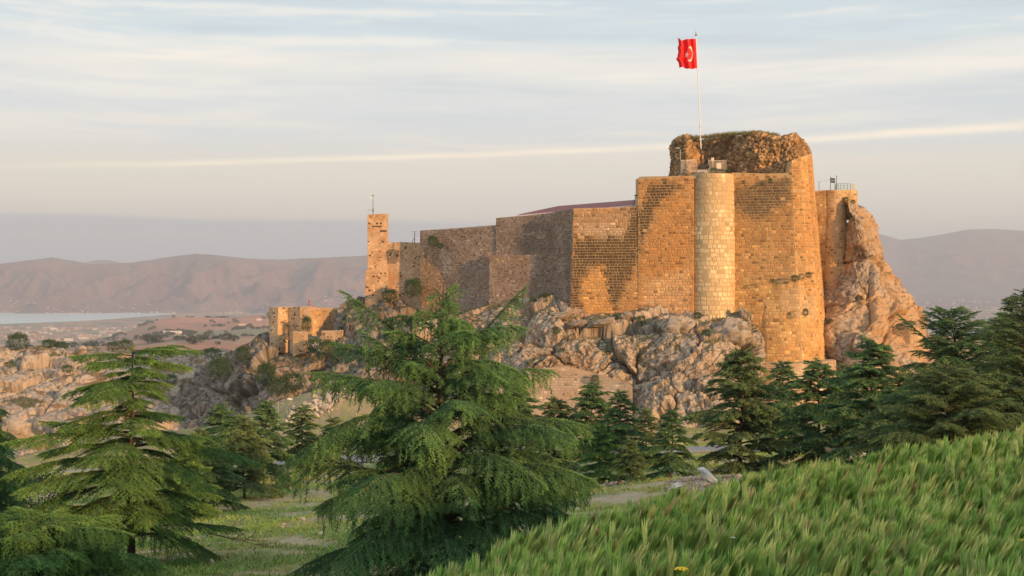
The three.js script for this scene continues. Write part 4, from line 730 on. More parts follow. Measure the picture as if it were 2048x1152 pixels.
// ------------------------------------------------------------------ grass and low growth
function blades(seed, n, hgt, wide, lean, spread) {
  const r = rng(seed), pos = [], col = [];
  for (let i = 0; i < n; i++) {
    const tone = [0.75 + 0.5 * r(), 0.8 + 0.35 * r(), 0.7 + 0.5 * r()], n0 = pos.length;
    const a = r() * 6.283, q = Math.sqrt(r()) * spread, x0 = Math.cos(a) * q, z0 = Math.sin(a) * q, h = hgt * (0.5 + 0.7 * r()), w = wide * (0.6 + 0.8 * r()), f = r() * 6.283, wx = Math.cos(f) * w, wz = Math.sin(f) * w, bx = lean * (0.5 + r()) + 0.9 * (r() - 0.5), bz = 0.9 * (r() - 0.5), K = 4, L = [];
    for (let k = 0; k <= K; k++) { const t = k / K; L.push([x0 + bx * h * t * t, h * (t - 0.18 * t * t * Math.abs(bx)), z0 + bz * h * t * t, 1 - t ** 1.6]); }
    for (let k = 0; k < K; k++) { const [x, y, z, s] = L[k], [X, Y, Z, S] = L[k + 1]; pos.push(x - wx * s, y, z - wz * s, x + wx * s, y, z + wz * s, X + wx * S, Y, Z + wz * S); if (k < K - 1) pos.push(x - wx * s, y, z - wz * s, X + wx * S, Y, Z + wz * S, X - wx * S, Y, Z - wz * S); }
    for (let k = n0; k < pos.length; k += 3) col.push(...tone);
  }
  return raw(pos, null, col);
}
function barley(seed) {                                     // a stalk with a bristly ear that nods to one side
  const r = rng(seed), H = 0.31, b = 0.16 + 0.16 * r(), P = (t) => V(b * H * t ** 2.2, H * t * (1 - 0.06 * t), 0.05 * (r() - 0.5) * 0), g = [];
  g.push(taper([P(0), P(0.35), P(0.7), P(0.86)], [0.0016, 0.0015, 0.0013, 0.0011], 3).toNonIndexed());
  const pos = [], e0 = P(0.86), d = P(1).sub(P(0.9)).normalize();
  for (let i = 0; i < 22; i++) { const t = i / 22, p = e0.clone().addScaledVector(d, 0.085 * t), a = i * 2.4, o = V(Math.cos(a), 0, Math.sin(a)).projectOnPlane(d).normalize(), w = V().crossVectors(d, o).multiplyScalar(0.0036), tip = p.clone().addScaledVector(d, 0.075).addScaledVector(o, 0.016), m = p.clone().addScaledVector(d, 0.012).addScaledVector(o, 0.008); pos.push(p.x, p.y, p.z, m.x + w.x, m.y + w.y, m.z + w.z, tip.x, tip.y, tip.z, p.x, p.y, p.z, tip.x, tip.y, tip.z, m.x - w.x, m.y - w.y, m.z - w.z); }
  g.push(raw(pos)); return mergeGeometries(g);
}
const mGrass = mat({ roughness: 0.85, vertexColors: true }), mEar = mat({ roughness: 0.85 });
const spin = (r, lean = 0.6) => (r() - 0.5) * 2 * lean;
const place = (p, ry, s, sy = s) => new THREE.Matrix4().compose(p, new THREE.Quaternion().setFromAxisAngle(UP, ry), V(s, sy, s));
{
  const r = rng(404), lists = [[], [], []], ears = [[], [], []];
  for (let i = 0; i < 270000; i++) {
    const d = 3 + 24 * r() ** 1.15, x = lerp(-2.5, Math.max(5, d * 0.62), r()), s = pastCrest(x, d);
    if (s > 2.2) continue;
    const keep = clamp(1.3 - d / 26, 0.25, 1); if (r() > keep) continue;
    const n = fbm2(x * 0.55, d * 0.55, 3), m = fbm2(x * 0.22 + 8, d * 0.22, 2), lush = smooth(-0.08, 0.34, n + 0.25 * m), p = V(x, height(x, -d) - 0.02, -d), v = 0.7 + 0.6 * r();
    const dry = r() < 0.10 ? 1 : 0, c = [lerp(lerp(0.15, 0.045, lush), 0.36, dry) * v, lerp(lerp(0.36, 0.24, lush), 0.42, dry) * v, lerp(0.035, 0.10, dry) * v];
    lists[i % 3].push([place(p, r() * 6.283, (0.75 + 0.5 * r()) * (0.85 + 0.3 * lush)), c]);
    if (r() < 0.30 * (1 - 0.8 * lush)) { const q = p.clone().add(V((r() - 0.5) * 0.2, 0, (r() - 0.5) * 0.2)), w = r(), e = w < 0.6 ? [0.28, 0.44, 0.10] : w < 0.98 ? [0.48, 0.53, 0.18] : [0.48, 0.38, 0.17]; ears[i % 3].push([place(q, spin(r, 1.6), 0.75 + 0.5 * r()), ((t) => e.map((k) => k * t))(0.75 + 0.5 * r())]); }
  }
  const g = new THREE.Group(); g.name = 'meadow_grass'; g.userData = { label: 'tall green grass covering the near bank on the right', category: 'grass', kind: 'stuff' }; scene.add(g);
  lists.forEach((l, k) => stuff('grass', instanced(blades(60 + k, 9, 0.24, 0.0021, 0.10, 0.14), mGrass, l), g));
  ears.forEach((l, k) => stuff('wild_barley', instanced(barley(70 + k), mEar, l), g));
}
{ // the grazed slope between the trees and the ground at the castle's foot
  const r = rng(505), lists = [[], []];
  for (let i = 0; i < 90000; i++) {
    const d = 36 + 190 * r() ** 1.5, x = xAt(lerp(-150, 2200, r()), d), z = -d; if (d < 60 && pastCrest(x, d) < 0) continue;
    const n = fbm2(x * 0.05, z * 0.05, 4), m = fbm2(x * 0.23 + 9, z * 0.23, 4), q = fbm2(x * 0.9 + 4, z * 0.9, 3);
    if (smooth(0.0, 0.34, m + 0.35 * n + 0.3 * q) > r() * 0.7 || r() < 0.3 || (d > 150 && r() < 0.5)) continue;
    const t = smooth(-0.25, 0.4, n + 0.5 * m + 0.4 * (r() - 0.5)), v = 0.7 + 0.6 * r();
    lists[i & 1].push([place(V(x, height(x, z) - 0.03, z), r() * 6, (0.7 + 0.8 * r()) * (1 + d / 120), (0.35 + 0.6 * r()) * (0.9 + d / 300)), [lerp(0.22, 0.48, t) * v, lerp(0.34, 0.44, t) * v, lerp(0.07, 0.13, t) * v]]);
  }
  const g = new THREE.Group(); g.name = 'slope_grass'; g.userData = { label: 'short yellowish grass on the slope between the cedars', category: 'grass', kind: 'stuff' }; scene.add(g);
  lists.forEach((l, k) => stuff('grass', instanced(blades(80 + k, 12, 0.22, 0.009, 0.1, 0.24), mGrass, l), g));
}
function boulderGeo(seed, det = 3, rough = 0.22) {
  const g = mergeVertices(new THREE.IcosahedronGeometry(0.5, det).deleteAttribute('uv').deleteAttribute('normal')), P = g.attributes.position, col = [], uv = [];
  for (let i = 0; i < P.count; i++) { const p = V().fromBufferAttribute(P, i), k = 1 + rough * 1.3 * fbm3(p.x * 1.7 + seed, p.y * 1.7, p.z * 1.7, 4) + (det > 4 ? 0.22 * facet(p.x * 1.9 + seed, p.y * 2.3, p.z * 1.9, 0.9, 0.5, 0.1, 0.2) + 0.1 * ridge(p.x * 3 + seed, p.y * 3, p.z * 3, 4) : 0) - 0.25 * rough * voronoi(p.x * 2.4 + seed, p.y * 2.4, p.z * 2.4)[0]; p.multiplyScalar(k); P.setXYZ(i, p.x, p.y, p.z); uv.push(p.x * 2 + p.z, p.y * 2); const c = rockColor(p.x * 4 + seed * 9, p.y * 4, p.z * 4, 0, 0); col.push(...c); }
  g.setAttribute('color', new THREE.Float32BufferAttribute(col, 3)); g.setAttribute('uv', new THREE.Float32BufferAttribute(uv, 2)); g.computeVertexNormals(); return g;
}
function shrubGeo(seed, n, leaf) {
  const r = rng(seed), pos = [];
  for (let i = 0; i < n; i++) {
    const d = V(r() - 0.5, r() - 0.35, r() - 0.5).normalize(), k = (0.25 + 0.26 * Math.sqrt(r())) * (1 + 0.35 * fbm3(d.x * 2 + seed, d.y * 2, d.z * 2, 2)), p = d.clone().multiplyScalar(k).add(V(0, 0.36, 0)), a = V(r() - 0.5, r() - 0.2, r() - 0.5).normalize().multiplyScalar(leaf), b = V(r() - 0.5, r() - 0.5, r() - 0.5).cross(a).normalize().multiplyScalar(leaf * 0.42);
    pos.push(...p.toArray(), ...p.clone().addScaledVector(a, 0.5).add(b).toArray(), ...p.clone().add(a).toArray(), ...p.toArray(), ...p.clone().add(a).toArray(), ...p.clone().addScaledVector(a, 0.5).sub(b).toArray());
  }
  return raw(pos);
}
const mShrub = [rgb(0.045, 0.085, 0.035), rgb(0.075, 0.115, 0.04), rgb(0.11, 0.115, 0.05)].map((color) => mat({ color, roughness: 0.8 }));
function makeShrub(seed, m, n = 420, leaf = 0.09) {
  const g = new THREE.Group(), r = rng(seed), w = [];
  for (let i = 0; i < 6; i++) { const a = i * 1.05 + r(); w.push(bar(V(0, -0.05, 0), V(Math.cos(a) * 0.25, 0.3 + 0.2 * r(), Math.sin(a) * 0.25), 0.018, 0.006, 4)); }
  part('stem', mergeGeometries(w), mBark, g); stuff('foliage', new THREE.Mesh(shrubGeo(seed, n, leaf), mShrub[m]), g); return g;
}
const shrubProto = [makeShrub(1, 0, 900, 0.07), makeShrub(2, 1, 900, 0.07), makeShrub(3, 0, 3200, 0.042), makeShrub(4, 2, 900, 0.06)], shrubUsed = new Set();
function shrub(k, p, size, tall, label, group) {
  let g = shrubProto[k]; if (shrubUsed.has(k)) g = g.clone(); shrubUsed.add(k);
  g.name = numbered('shrub'); g.userData = { label, category: 'shrub', ...(group ? { group } : {}) }; g.position.copy(p); g.scale.set(size, size * tall, size); g.rotation.y = p.x * 3; scene.add(g);
}
// shrubs and plants that cling to the walls and the rock, each where it stands
[[2, 866, 492, 253.6, 2.0, 1.1, 'round bush growing out of the top left corner of the long rubble wall'], [0, 881, 497, 252.6, 1.3, 0.9, 'smaller bush right beside the round bush on the rubble wall'],
 [0, 1428, 349, 229.4, 1.3, 1, 'green bush behind the parapet of the pale tower, right of the flagpole foot'], [3, 1444, 349, 229, 1.5, 0.7, 'dull low bush along the top of the pale tower'], [0, 1456, 349, 229.4, 1.2, 0.8, 'low bush at the right rim of the pale tower'],
 [0, 1487, 368, 229.6, 0.7, 1, 'small plant high on the keep wall, nearest the pale tower'], [0, 1540, 366, 228.2, 0.8, 1.1, 'small plant high in the middle of the keep wall'], [0, 1524, 372, 228.6, 0.6, 1, 'tiny plant on the keep wall left of the middle one'],
 [1, 1545, 566, 226, 1.2, 0.6, 'low plant on the ledge of the rounded bastion, left of the darkest one'], [0, 1590, 563, 225.7, 1.5, 0.8, 'darkest plant on the ledge of the rounded bastion'], [0, 1617, 556, 226.2, 1.1, 1, 'plant at the right end of the bastion ledge'], [0, 1611, 632, 224.6, 1.0, 1.4, 'upright plant rooted in the lower bastion stones'],
 [0, 1692, 404, 239, 1.0, 1, 'bush at the top of the orange cliff beside the slim tower'], [0, 1706, 408, 240, 1.0, 0.8, 'second bush on the cliff top under the parapet'],
 [0, 1395, 638, 225.2, 1.6, 0.8, 'bush at the foot of the pale tower on its left'], [1, 1283, 648, 226.5, 1.8, 0.9, 'bush on the rock shelf below the front wall, under the pale boulder'], [0, 1231, 640, 227.5, 1.1, 1, 'little bush between the white rocks under the front wall'], [0, 1090, 606, 238, 2.2, 0.9, 'bush in the grassy corner below the low projecting wall'], [1, 1066, 608, 239, 1.4, 0.8, 'small bush left in the grassy corner below the projecting wall'],
 [0, 1112, 668, 223.5, 1.7, 0.8, 'bush on the edge of the rock shelf'], [0, 1412, 672, 216.5, 1.5, 0.8, 'bush in the cleft below the round tower'], [1, 1355, 700, 216, 1.2, 0.8, 'small bush half way down the crag'], [0, 1190, 765, 217.5, 1.4, 1, 'bush at the foot of the overhanging rock, above the grey retaining wall'], [0, 1500, 712, 215, 1.2, 0.7, 'bush on the right end of the crag near the bastion foot'],
 [2, 613, 664, 257.5, 1.9, 1.8, 'tall round bush standing inside the low bastion'], [1, 630, 702, 252, 3.4, 0.8, 'wide bush filling the green gully between the two wall stubs'], [0, 655, 716, 247, 3.4, 1.1, 'dark bush at the bottom of the green gully'], [2, 780, 602, 257, 3.2, 0.8, 'dark bush at the foot of the wall right of the watchtower'], [2, 826, 592, 255.5, 3.4, 1.1, 'dark bush in the corner where the watchtower wall meets the castle'],
 [2, 440, 752, 246.5, 4.2, 0.9, 'wide dark bush on the grey cliff, leftmost'], [2, 485, 722, 249, 2.6, 1.2, 'dark bush high on the grey cliff'], [2, 532, 768, 241.5, 3.6, 1.2, 'dark bush in the crack of the grey cliff, middle'], [0, 585, 782, 236, 4.6, 0.8, 'big dark green bush at the foot of the grey cliff, right'], [0, 556, 790, 235, 4.0, 0.9, 'dark green bush left beside the big one at the cliff foot'],
 [0, 1660, 648, 231, 1.2, 0.8, 'small plant on the right cliff beside the bastion'], [0, 1800, 660, 229.5, 1.8, 0.7, 'plant below the flat-stoned retaining wall'], [0, 1818, 652, 234.5, 2.6, 0.4, 'thin growth on top of the flat-stoned retaining wall'],
 [3, 1330, 858, 202.5, 3.2, 0.5, 'low dry bush at the foot of the crag']].forEach(([k, px, py, d, s, t, l]) => shrub(k, at(px, py, d), s, t, l, 'bushes and plants on walls and rock'));
[[2, 36, 700, 325, 5.2, 0.9, 'round dark tree, leftmost in the row on the rocky brow'], [2, 98, 698, 325, 3.4, 0.8, 'round tree, middle of the row on the rocky brow'], [2, 122, 699, 326, 3.2, 0.7, 'round tree, rightmost of the row on the rocky brow'], [0, 226, 702, 318, 3, 0.8, 'small dark bush on the brow left of the tiered cedar'], [0, 252, 700, 318, 3.4, 0.8, 'dark bush on the brow behind the tiered cedar tip'], [1, 425, 718, 300, 4, 0.7, 'bush on the pale rocks between the tiered cedar and the grey cliff'],
 [2, 78, 940, 82, 3.6, 0.8, 'rounded dark bush between the left edge and the tiered cedar'], [1, 20, 735, 296, 3, 0.5, 'low bush among the pale rocks at the left edge'], [1, 340, 770, 272, 3.4, 0.7, 'bush among the pale rocks right of the tiered cedar top'], [0, 135, 745, 290, 2.6, 0.7, 'small bush in the middle of the pale rocky slope']].forEach(([k, px, py, d, s, t, l]) => { const p = d < 200 ? ground(px, d) : at(px, py, d); shrub(k, p, s, t, l, 'bushes on the left'); });
{ // grass along the top of the ruined wall and on the ledges of the crag
  const r = rng(77), l = [], geo = blades(90, 10, 0.42, 0.014, 0.2, 0.22);
  for (let i = 0; i < 520; i++) { const px = lerp(1362, 1560, r()), t = table([[1343, 284], [1364, 275], [1398, 276], [1462, 269], [1510, 267], [1548, 271], [1600, 285]], px), d = 239 + 3.5 * r() - (px > 1470 ? 4 : 0); const p = at(px, t + 1.5, d); l.push([place(p, r() * 6, 1.0 + 1.0 * r()), [0.14 * (0.7 + r()), 0.15 * (0.7 + 0.8 * r()), 0.045]]); }
  const g = stuff('ruin_grass', instanced(geo, mGrass, l), null, 'grass growing along the top of the broken wall', 'grass');
}
{ // tufts rooted on the ledges of the rock
  const r = rng(79), l = [];
  for (const [k, want, lim, sz] of [[0, 1500, 0.55, 1.5], [1, 260, 0.6, 1.2], [2, 700, 0.5, 2.0], [3, 1500, 0.55, 1.7]]) {
    const P = rockMeshes[k].geometry.attributes.position, N = rockMeshes[k].geometry.attributes.normal;
    for (let i = 0, n = 0; i < want * 60 && n < want; i++) { const j = Math.floor(r() * P.count), p = V().fromBufferAttribute(P, j); if (Math.abs(N.getY(j)) < lim || fbm3(p.x * 0.25, p.y * 0.25, p.z * 0.25, 3) < 0.06) continue; n++; const t = r(), v = 0.6 + 0.7 * r(); p.y -= 0.05; l.push([place(p, r() * 6, sz * (0.6 + 0.9 * r()), sz * (0.5 + 0.6 * r())), [lerp(0.09, 0.30, t * t) * v, lerp(0.14, 0.24, t * t) * v, lerp(0.045, 0.09, t) * v]]); }
  }
  stuff('ledge_grass', instanced(blades(95, 14, 0.32, 0.016, 0.1, 0.25), mGrass, l), null, 'tufts of grass and weeds on the ledges of the rock', 'grass');
}
{ // fallen stones: scree on the slope below the gully, rubble by the road, stones on the meadow
  const r = rng(88), geo = boulderGeo(5, 1, 0.3), mk = (n, f) => { const l = []; for (let i = 0; i < n; i++) { const [px, d, s, c] = f(); const p = ground(px, d), q = new THREE.Quaternion().setFromEuler(new THREE.Euler(r() * 6, r() * 6, r() * 6)); p.y += s * 0.18; const v = 0.75 + 0.5 * r(); l.push([new THREE.Matrix4().compose(p, q, V(s * (0.7 + 0.6 * r()), s * (0.5 + 0.4 * r()), s)), c.map((k) => k * v)]); } return l; };
  const g1 = geo.clone(); g1.deleteAttribute('color');
  const mS = mat({ map: grainMap, roughness: 0.95 });
  stuff('scree', instanced(g1, mS, mk(420, () => { const t = r(), px = 585 + 130 * t + 40 * (r() - 0.5), d = 182 + 16 * t + 10 * (r() - 0.5); return [px, d, 0.2 + 0.8 * r() ** 3, [0.50, 0.43, 0.34]]; })), null, 'white stones spilled down the grassy slope under the gully', 'stones');
  stuff('rubble', instanced(g1, mS, mk(520, () => [1330 + 150 * r(), 58 + 12 * r(), 0.08 + 0.28 * r() ** 2, [0.42, 0.33, 0.26]])), null, 'heap of broken stones by the pale road gap', 'rubble');
  stuff('stones', instanced(g1, mS, mk(420, () => { const d = 42 + 70 * r(); return [lerp(380, 1300, r()), d, 0.05 + 0.3 * r() ** 4, [0.50, 0.42, 0.33]]; })), null, 'small pale stones strewn over the grazed slope', 'stones');
  stuff('stones', instanced(g1, mS, mk(160, () => [1205 + 75 * r(), 74 + 4 * r(), 0.12 + 0.3 * r() ** 2, [0.46, 0.36, 0.28]])), null, 'row of loose stones right of the largest cedar', 'stones');
  // single boulders of the crag
  const bs = [[1253, 632, 227.4, 2.1, 1.4, 'pale smooth boulder leaning on the foot of the front wall', 1], [1352, 655, 221.6, 5.4, 3.6, 'large dark boulder at the foot of the wall, left of the pale tower', 0], [1465, 668, 219.2, 6.0, 4.4, 'largest dark boulder, right below the pale tower', 0], [1404, 668, 221, 4.0, 2.6, 'rounded boulder between the two dark ones under the tower', 0], [1486, 632, 226.2, 1.6, 2.6, 'upright stone between the pale tower and the bastion', 0], [1205, 645, 226.5, 4.2, 1.2, 'white slab lying below the dark stain of the front wall', 1], [1120, 632, 230, 4.4, 1.3, 'white slab left on the shelf, below the wall corner', 1], [1155, 648, 227, 3.4, 1.0, 'long pale slab in the middle of the shelf', 1],
    [30, 862, 230, 5, 4.4, 'big pale rounded rock at the left edge behind the bluish cedar', 1]];
  bs.forEach(([px, py, d, w, h, label, pale], i) => { const g = boulderGeo(i + 3, 5, 0.26); if (pale) { const c = g.attributes.color; for (let k = 0; k < c.count; k++) c.setXYZ(k, lerp(c.getX(k), 0.60, 0.6), lerp(c.getY(k), 0.51, 0.6), lerp(c.getZ(k), 0.41, 0.6)); } const m = shade(new THREE.Mesh(g, mRock)); m.name = numbered('boulder'); m.userData = { label, category: 'boulder' }; m.position.copy(at(px, py, d)); m.scale.set(w, h, w * 0.8); m.rotation.z = 0.25; scene.add(m); });
}

// ------------------------------------------------------------------ flag, poles, railings and the roof on the walls
{
  const foot = at(1404, 346, 232), tip = at(1391.8, 66, 232), pole = thing('flagpole', 'tall white flagpole with a black foot on the castle terrace', 'flagpole', foot), L = (p) => p.clone().sub(foot);
  const A = (t) => L(foot.clone().lerp(tip, t));
  part('pole', bar(A(0.16), A(1), 0.10, 0.045, 8), mWhite, pole); part('pole_sleeve', bar(A(0.02), A(0.175), 0.20, 0.13, 10), mBlack, pole);
  const mc = []; mc.push(box(1.25, 0.85, 0.9, 0.05, 0.95, 0), new THREE.CylinderGeometry(0.3, 0.3, 0.6, 14).rotateZ(Math.PI / 2).translate(0.85, 1.1, 0), box(0.3, 0.45, 0.5, -0.6, 0.75, 0.2)); part('winch', mergeGeometries(mc.map((q) => q.toNonIndexed())), mBlack, pole);
  part('plinth', box(1.7, 0.55, 1.3, 0, 0.22, 0), mat({ color: rgb(0.4, 0.37, 0.33) }), pole); part('finial', new THREE.SphereGeometry(0.12, 12, 8).translate(...A(1.0).toArray()), mSteel, pole); part('spike', bar(A(1), A(1.03), 0.03, 0.015), mSteel, pole);
  part('collar', new THREE.CylinderGeometry(0.14, 0.14, 0.25, 12).translate(...A(0.985).toArray()), mDark, pole); part('pulley', new THREE.TorusGeometry(0.16, 0.035, 6, 14).translate(...A(0.33).toArray()), mSteel, pole);
  // the flag, gathered in folds as it blows away to the left
  const c = document.createElement('canvas'); c.width = 768; c.height = 512; const x = c.getContext('2d');
  x.fillStyle = '#e30a12'; x.fillRect(0, 0, 768, 512); x.fillStyle = '#f4ead8'; x.beginPath(); x.arc(256, 256, 128, 0, 7); x.fill(); x.fillStyle = '#e30a12'; x.beginPath(); x.arc(290, 256, 102, 0, 7); x.fill();
  x.fillStyle = '#f4ead8'; x.beginPath(); for (let i = 0; i < 10; i++) { const a = i * Math.PI / 5 + Math.PI, q = i % 2 ? 26 : 66; x.lineTo(412 + Math.cos(a) * q, 256 + Math.sin(a) * q); } x.fill();
  const tx = new THREE.CanvasTexture(c); tx.colorSpace = THREE.SRGBColorSpace;
  const top = at(1392.6, 78, 232), bot = at(1395.2, 137, 232), fl = thing('flag', 'red flag with a white crescent and star flying from the pole', 'flag', top), NU = 72, NV = 26, pos = [], uv = [], idx = [], pin = (u, v) => { const w = u * 3.05, k = u * 15.5 + 1.1 * v + 0.4 * Math.sin(v * 5), am = Math.min(1, u * 3.2) * 0.42; const sag = -0.12 * u + 0.16 * Math.sin(u * 7 + v * 2) * u + 0.10 * u * Math.sin(v * 9); const b = top.clone().lerp(bot, v); return V(b.x - 0.09 - w - 0.10 * Math.sin(k * 2 + 1) * am - 0.32 * u * Math.max(0, n2(v * 3.3, 5)) + 0.12 * Math.sin(v * 7) * u, b.y + sag * 1.4, b.z + am * Math.sin(k) + u * 0.9).sub(top); };
  for (let j = 0; j <= NV; j++) for (let i = 0; i <= NU; i++) { pos.push(...pin(i / NU, j / NV).toArray()); uv.push(i / NU, 1 - j / NV); }
  for (let j = 0; j < NV; j++) for (let i = 0; i < NU; i++) { const a = j * (NU + 1) + i, b = a + NU + 1; idx.push(a, b, a + 1, a + 1, b, b + 1); }
  part('cloth', raw(pos, idx, null, uv), new THREE.MeshPhysicalMaterial({ map: tx, roughness: 0.75, side: THREE.DoubleSide, transmission: 0.25, thickness: 0 }), fl);
  part('hem', bar(V(-0.05, 0, 0), bot.clone().sub(top).add(V(-0.05, 0, 0)), 0.05, 0.05, 6), mWhite, fl);
}
function pickets(label, a, b, h, n, m, name = 'fence', cat = 'fence', rails = [0.12, 0.92], r = 0.035) {
  const g = thing(name, label, cat, a), e = b.clone().sub(a); for (let i = 0; i <= n; i++) { const p = e.clone().multiplyScalar(i / n); part('bar', bar(p, p.clone().add(V(0, h, 0)), r, r, 5), m, g); } for (const k of rails) part('rail', bar(V(0, h * k, 0.02), e.clone().add(V(0, h * k, 0.02)), r * 1.2, r * 1.2, 5), m, g); return g;
}
const mFence = mat({ color: rgb(0.62, 0.56, 0.48), roughness: 0.6 });
pickets('white picket fence on the terrace left of the flagpole foot', at(1363, 347, 234), at(1392, 345, 236), 2.3, 13, mFence);
pickets('white picket fence on the terrace right of the flagpole foot', at(1417, 346, 236), at(1452, 346, 235), 2.2, 14, mFence);
{
  const b = thing('sign_board', 'white board standing before the right picket fence', 'sign', at(1438, 346, 233)); part('board', box(0.8, 0.95, 0.08, 0, 1.2, 0), mFence, b); part('post', box(0.08, 1.0, 0.08, -0.3, 0.35, -0.06), mSteel, b); part('post', box(0.08, 1.0, 0.08, 0.3, 0.35, -0.06), mSteel, b);
  const k = thing('meter_box', 'small white box on a post behind the right picket fence', 'box', at(1425, 346, 237)); part('housing', box(0.45, 0.55, 0.35, 0, 2.3, 0), mFence, k); part('post', bar(V(0, -0.3, 0), V(0, 2.1, 0), 0.05), mSteel, k);
  const lampPost = (label, p, h, reach, dx, name = 'street_lamp') => { const g = thing(name, label, 'lamp', p); part('pole', bar(V(0, -0.3, 0), V(0, h, 0), 0.06, 0.04), mSteel, g); part('arm', bar(V(0, h, 0), V(dx * reach, h + 0.25, 0), 0.035, 0.03), mSteel, g); part('lamp_head', new THREE.SphereGeometry(0.24, 10, 8).scale(1.35, 0.45, 0.7).translate(dx * (reach + 0.15), h + 0.25, 0), mWhite, g); };
  lampPost('white street lamp on the terrace before the broken wall', at(1361, 348, 235.5), 4.1, 0.3, -1);
  lampPost('pale street lamp on the slope below the gully, its arm over the scree', ground(556, 152), Math.max(3.5, rowY(803, 152) - ground(556, 152).y), 1.1, 1);
  // watch posts, antennas and floodlights on the walls
  const an = thing('antenna_mast', 'thin antenna mast with a camera on top of the watchtower', 'antenna', at(746, 428, 260)); part('mast', bar(V(0, -0.3, 0), V(0, 3.4, 0), 0.06, 0.035), mDark, an); part('camera', box(0.35, 0.3, 0.3, -0.25, 2.9, 0), mWhite, an); part('sensor', new THREE.SphereGeometry(0.14, 8, 6).translate(0, 3.45, 0), mDark, an); part('arm', bar(V(0, 0.7, 0), V(-1.0, 0.75, 0), 0.03), mDark, an); part('bracket', box(0.18, 0.6, 0.2, 0, 0.7, 0), mDark, an);
  const wp = thing('wire_post', 'leaning steel post with wires on the wall beside the castle corner', 'post', at(829, 485, 258)); part('post', bar(V(0, -0.2, 0), V(0.05, 2.1, 0), 0.07, 0.06), mDark, wp); part('brace', bar(V(-0.5, -0.1, 0), V(0, 0.9, 0), 0.05), mDark, wp); for (const y of [1.2, 1.6, 2.0]) part('wire', bar(V(-0.7, y, 0), V(0.9, y - 0.02, 0), 0.015), mDark, wp);
  const ma = thing('antenna_mast', 'red and white lattice mast on the low bastion', 'antenna', at(619, 614, 261)); for (const [x, z] of [[-0.25, 0], [0.25, 0], [0, 0.3]]) part('leg', bar(V(x, -0.2, z), V(x * 0.6, 1.25, z * 0.6), 0.05), mat({ color: rgb(0.4, 0.12, 0.09) }), ma); part('brace', bar(V(-0.25, 0.1, 0), V(0.2, 0.9, 0), 0.03), mWhite, ma);
  const fr = thing('pylon_stand', 'low steel stand on the corner of the low bastion', 'stand', at(580, 614, 261)); for (const x of [-0.55, 0, 0.55]) part('post', bar(V(x, -0.2, 0), V(x, 0.95, 0), 0.04), mSteel, fr); part('beam', bar(V(-0.6, 0.95, 0), V(0.6, 0.95, 0), 0.04), mSteel, fr); part('brace', bar(V(-0.55, 0, 0), V(0.55, 0.95, 0), 0.03), mSteel, fr);
  const th = thing('antenna_mast', 'single thin mast at the left corner of the low bastion', 'antenna', at(551, 614, 262)); part('mast', bar(V(0, -0.2, 0), V(0, 1.3, 0), 0.035), mSteel, th); part('cross_arm', bar(V(-0.2, 1.0, 0), V(0.2, 1.0, 0), 0.02), mSteel, th);
  const fl = thing('floodlight', 'black floodlight on a leaning pole at the step of the front wall', 'floodlight', at(1266, 406, 233)); part('pole', bar(V(0, -0.6, 0), V(0.45, 1.1, 0), 0.05), mDark, fl); part('lamp_head', box(0.55, 0.2, 0.4, 0.5, 1.25, 0, 0, 0.15), mDark, fl);
  const f2 = thing('floodlight', 'twin black floodlight on a green pole on the right tower', 'floodlight', at(1661, 381, 241.5)); part('pole', bar(V(0, -0.3, 0), V(0, 2.4, 0), 0.06), mGreenMetal, f2); for (const y of [1.5, 1.95]) part('lamp_head', box(0.75, 0.32, 0.5, 0.35, y, 0.1, 0, -0.15), mDark, f2);
  const gp = thing('steel_post', 'tall green post on the right tower, beside the railing', 'post', at(1673, 382, 241.5)); part('post', bar(V(0, -0.3, 0), V(0, 2.6, 0), 0.06), mGreenMetal, gp); part('cap', new THREE.SphereGeometry(0.08, 8, 6).translate(0, 2.6, 0), mGreenMetal, gp);
  const g2 = thing('steel_post', 'shorter green post where the right tower meets the keep', 'post', at(1638, 381, 241)); part('post', bar(V(0, -0.3, 0), V(0, 1.6, 0), 0.05), mGreenMetal, g2); part('wire', bar(V(0, 1.5, 0), V(1.9, 1.9, 0.2), 0.012), mDark, g2);
  const rl = thing('railing', 'pale green railing round the top of the right tower', 'railing', at(1690, 381, 244.5)), R = 1.75; let prev = null;
  for (let i = 0; i <= 14; i++) { const a = (-130 + 260 * i / 14) * Math.PI / 180, p = V(Math.sin(a) * R, 0, Math.cos(a) * R); part('post', bar(p.clone().add(V(0, -0.15, 0)), p.clone().add(V(0, 1.15, 0)), 0.04, 0.04, 5), i > 8 ? mFence : mGreenMetal, rl); if (prev) for (const y of [0.35, 0.75, 1.12]) part('rail', bar(prev.clone().add(V(0, y, 0)), p.clone().add(V(0, y, 0)), 0.025, 0.025, 4), i > 8 ? mFence : mGreenMetal, rl); prev = p; }
  // the red roof behind the wall
  const ro = thing('canopy_roof', 'long low red roof with a white edge behind the front wall', 'roof', at(1160, 418, 243)), W = (px, py, d) => at(px, py, d).sub(ro.position), q = [W(1031, 432, 246), W(1115, 424, 243), W(1276, 410, 240)], t = [W(1040, 428, 252), W(1116, 412, 250), W(1278, 399, 248)], pos = [], idx = [];
  for (let i = 0; i < 3; i++) pos.push(...q[i].toArray(), ...t[i].toArray(), q[i].x, q[i].y - 0.12, q[i].z, t[i].x, t[i].y - 0.12, t[i].z); for (let i = 0; i < 2; i++) { const a = i * 4, b = a + 4; idx.push(a, b, a + 1, b, b + 1, a + 1, a + 2, a + 3, b + 2, b + 2, a + 3, b + 3, a, a + 2, b, b, a + 2, b + 2); } idx.push(8, 10, 9, 9, 10, 11);
  part('roof_panel', raw(pos, idx).toNonIndexed(), mat({ color: rgb(0.23, 0.045, 0.04), roughness: 0.6 }), ro); ro.children[0].geometry.computeVertexNormals();
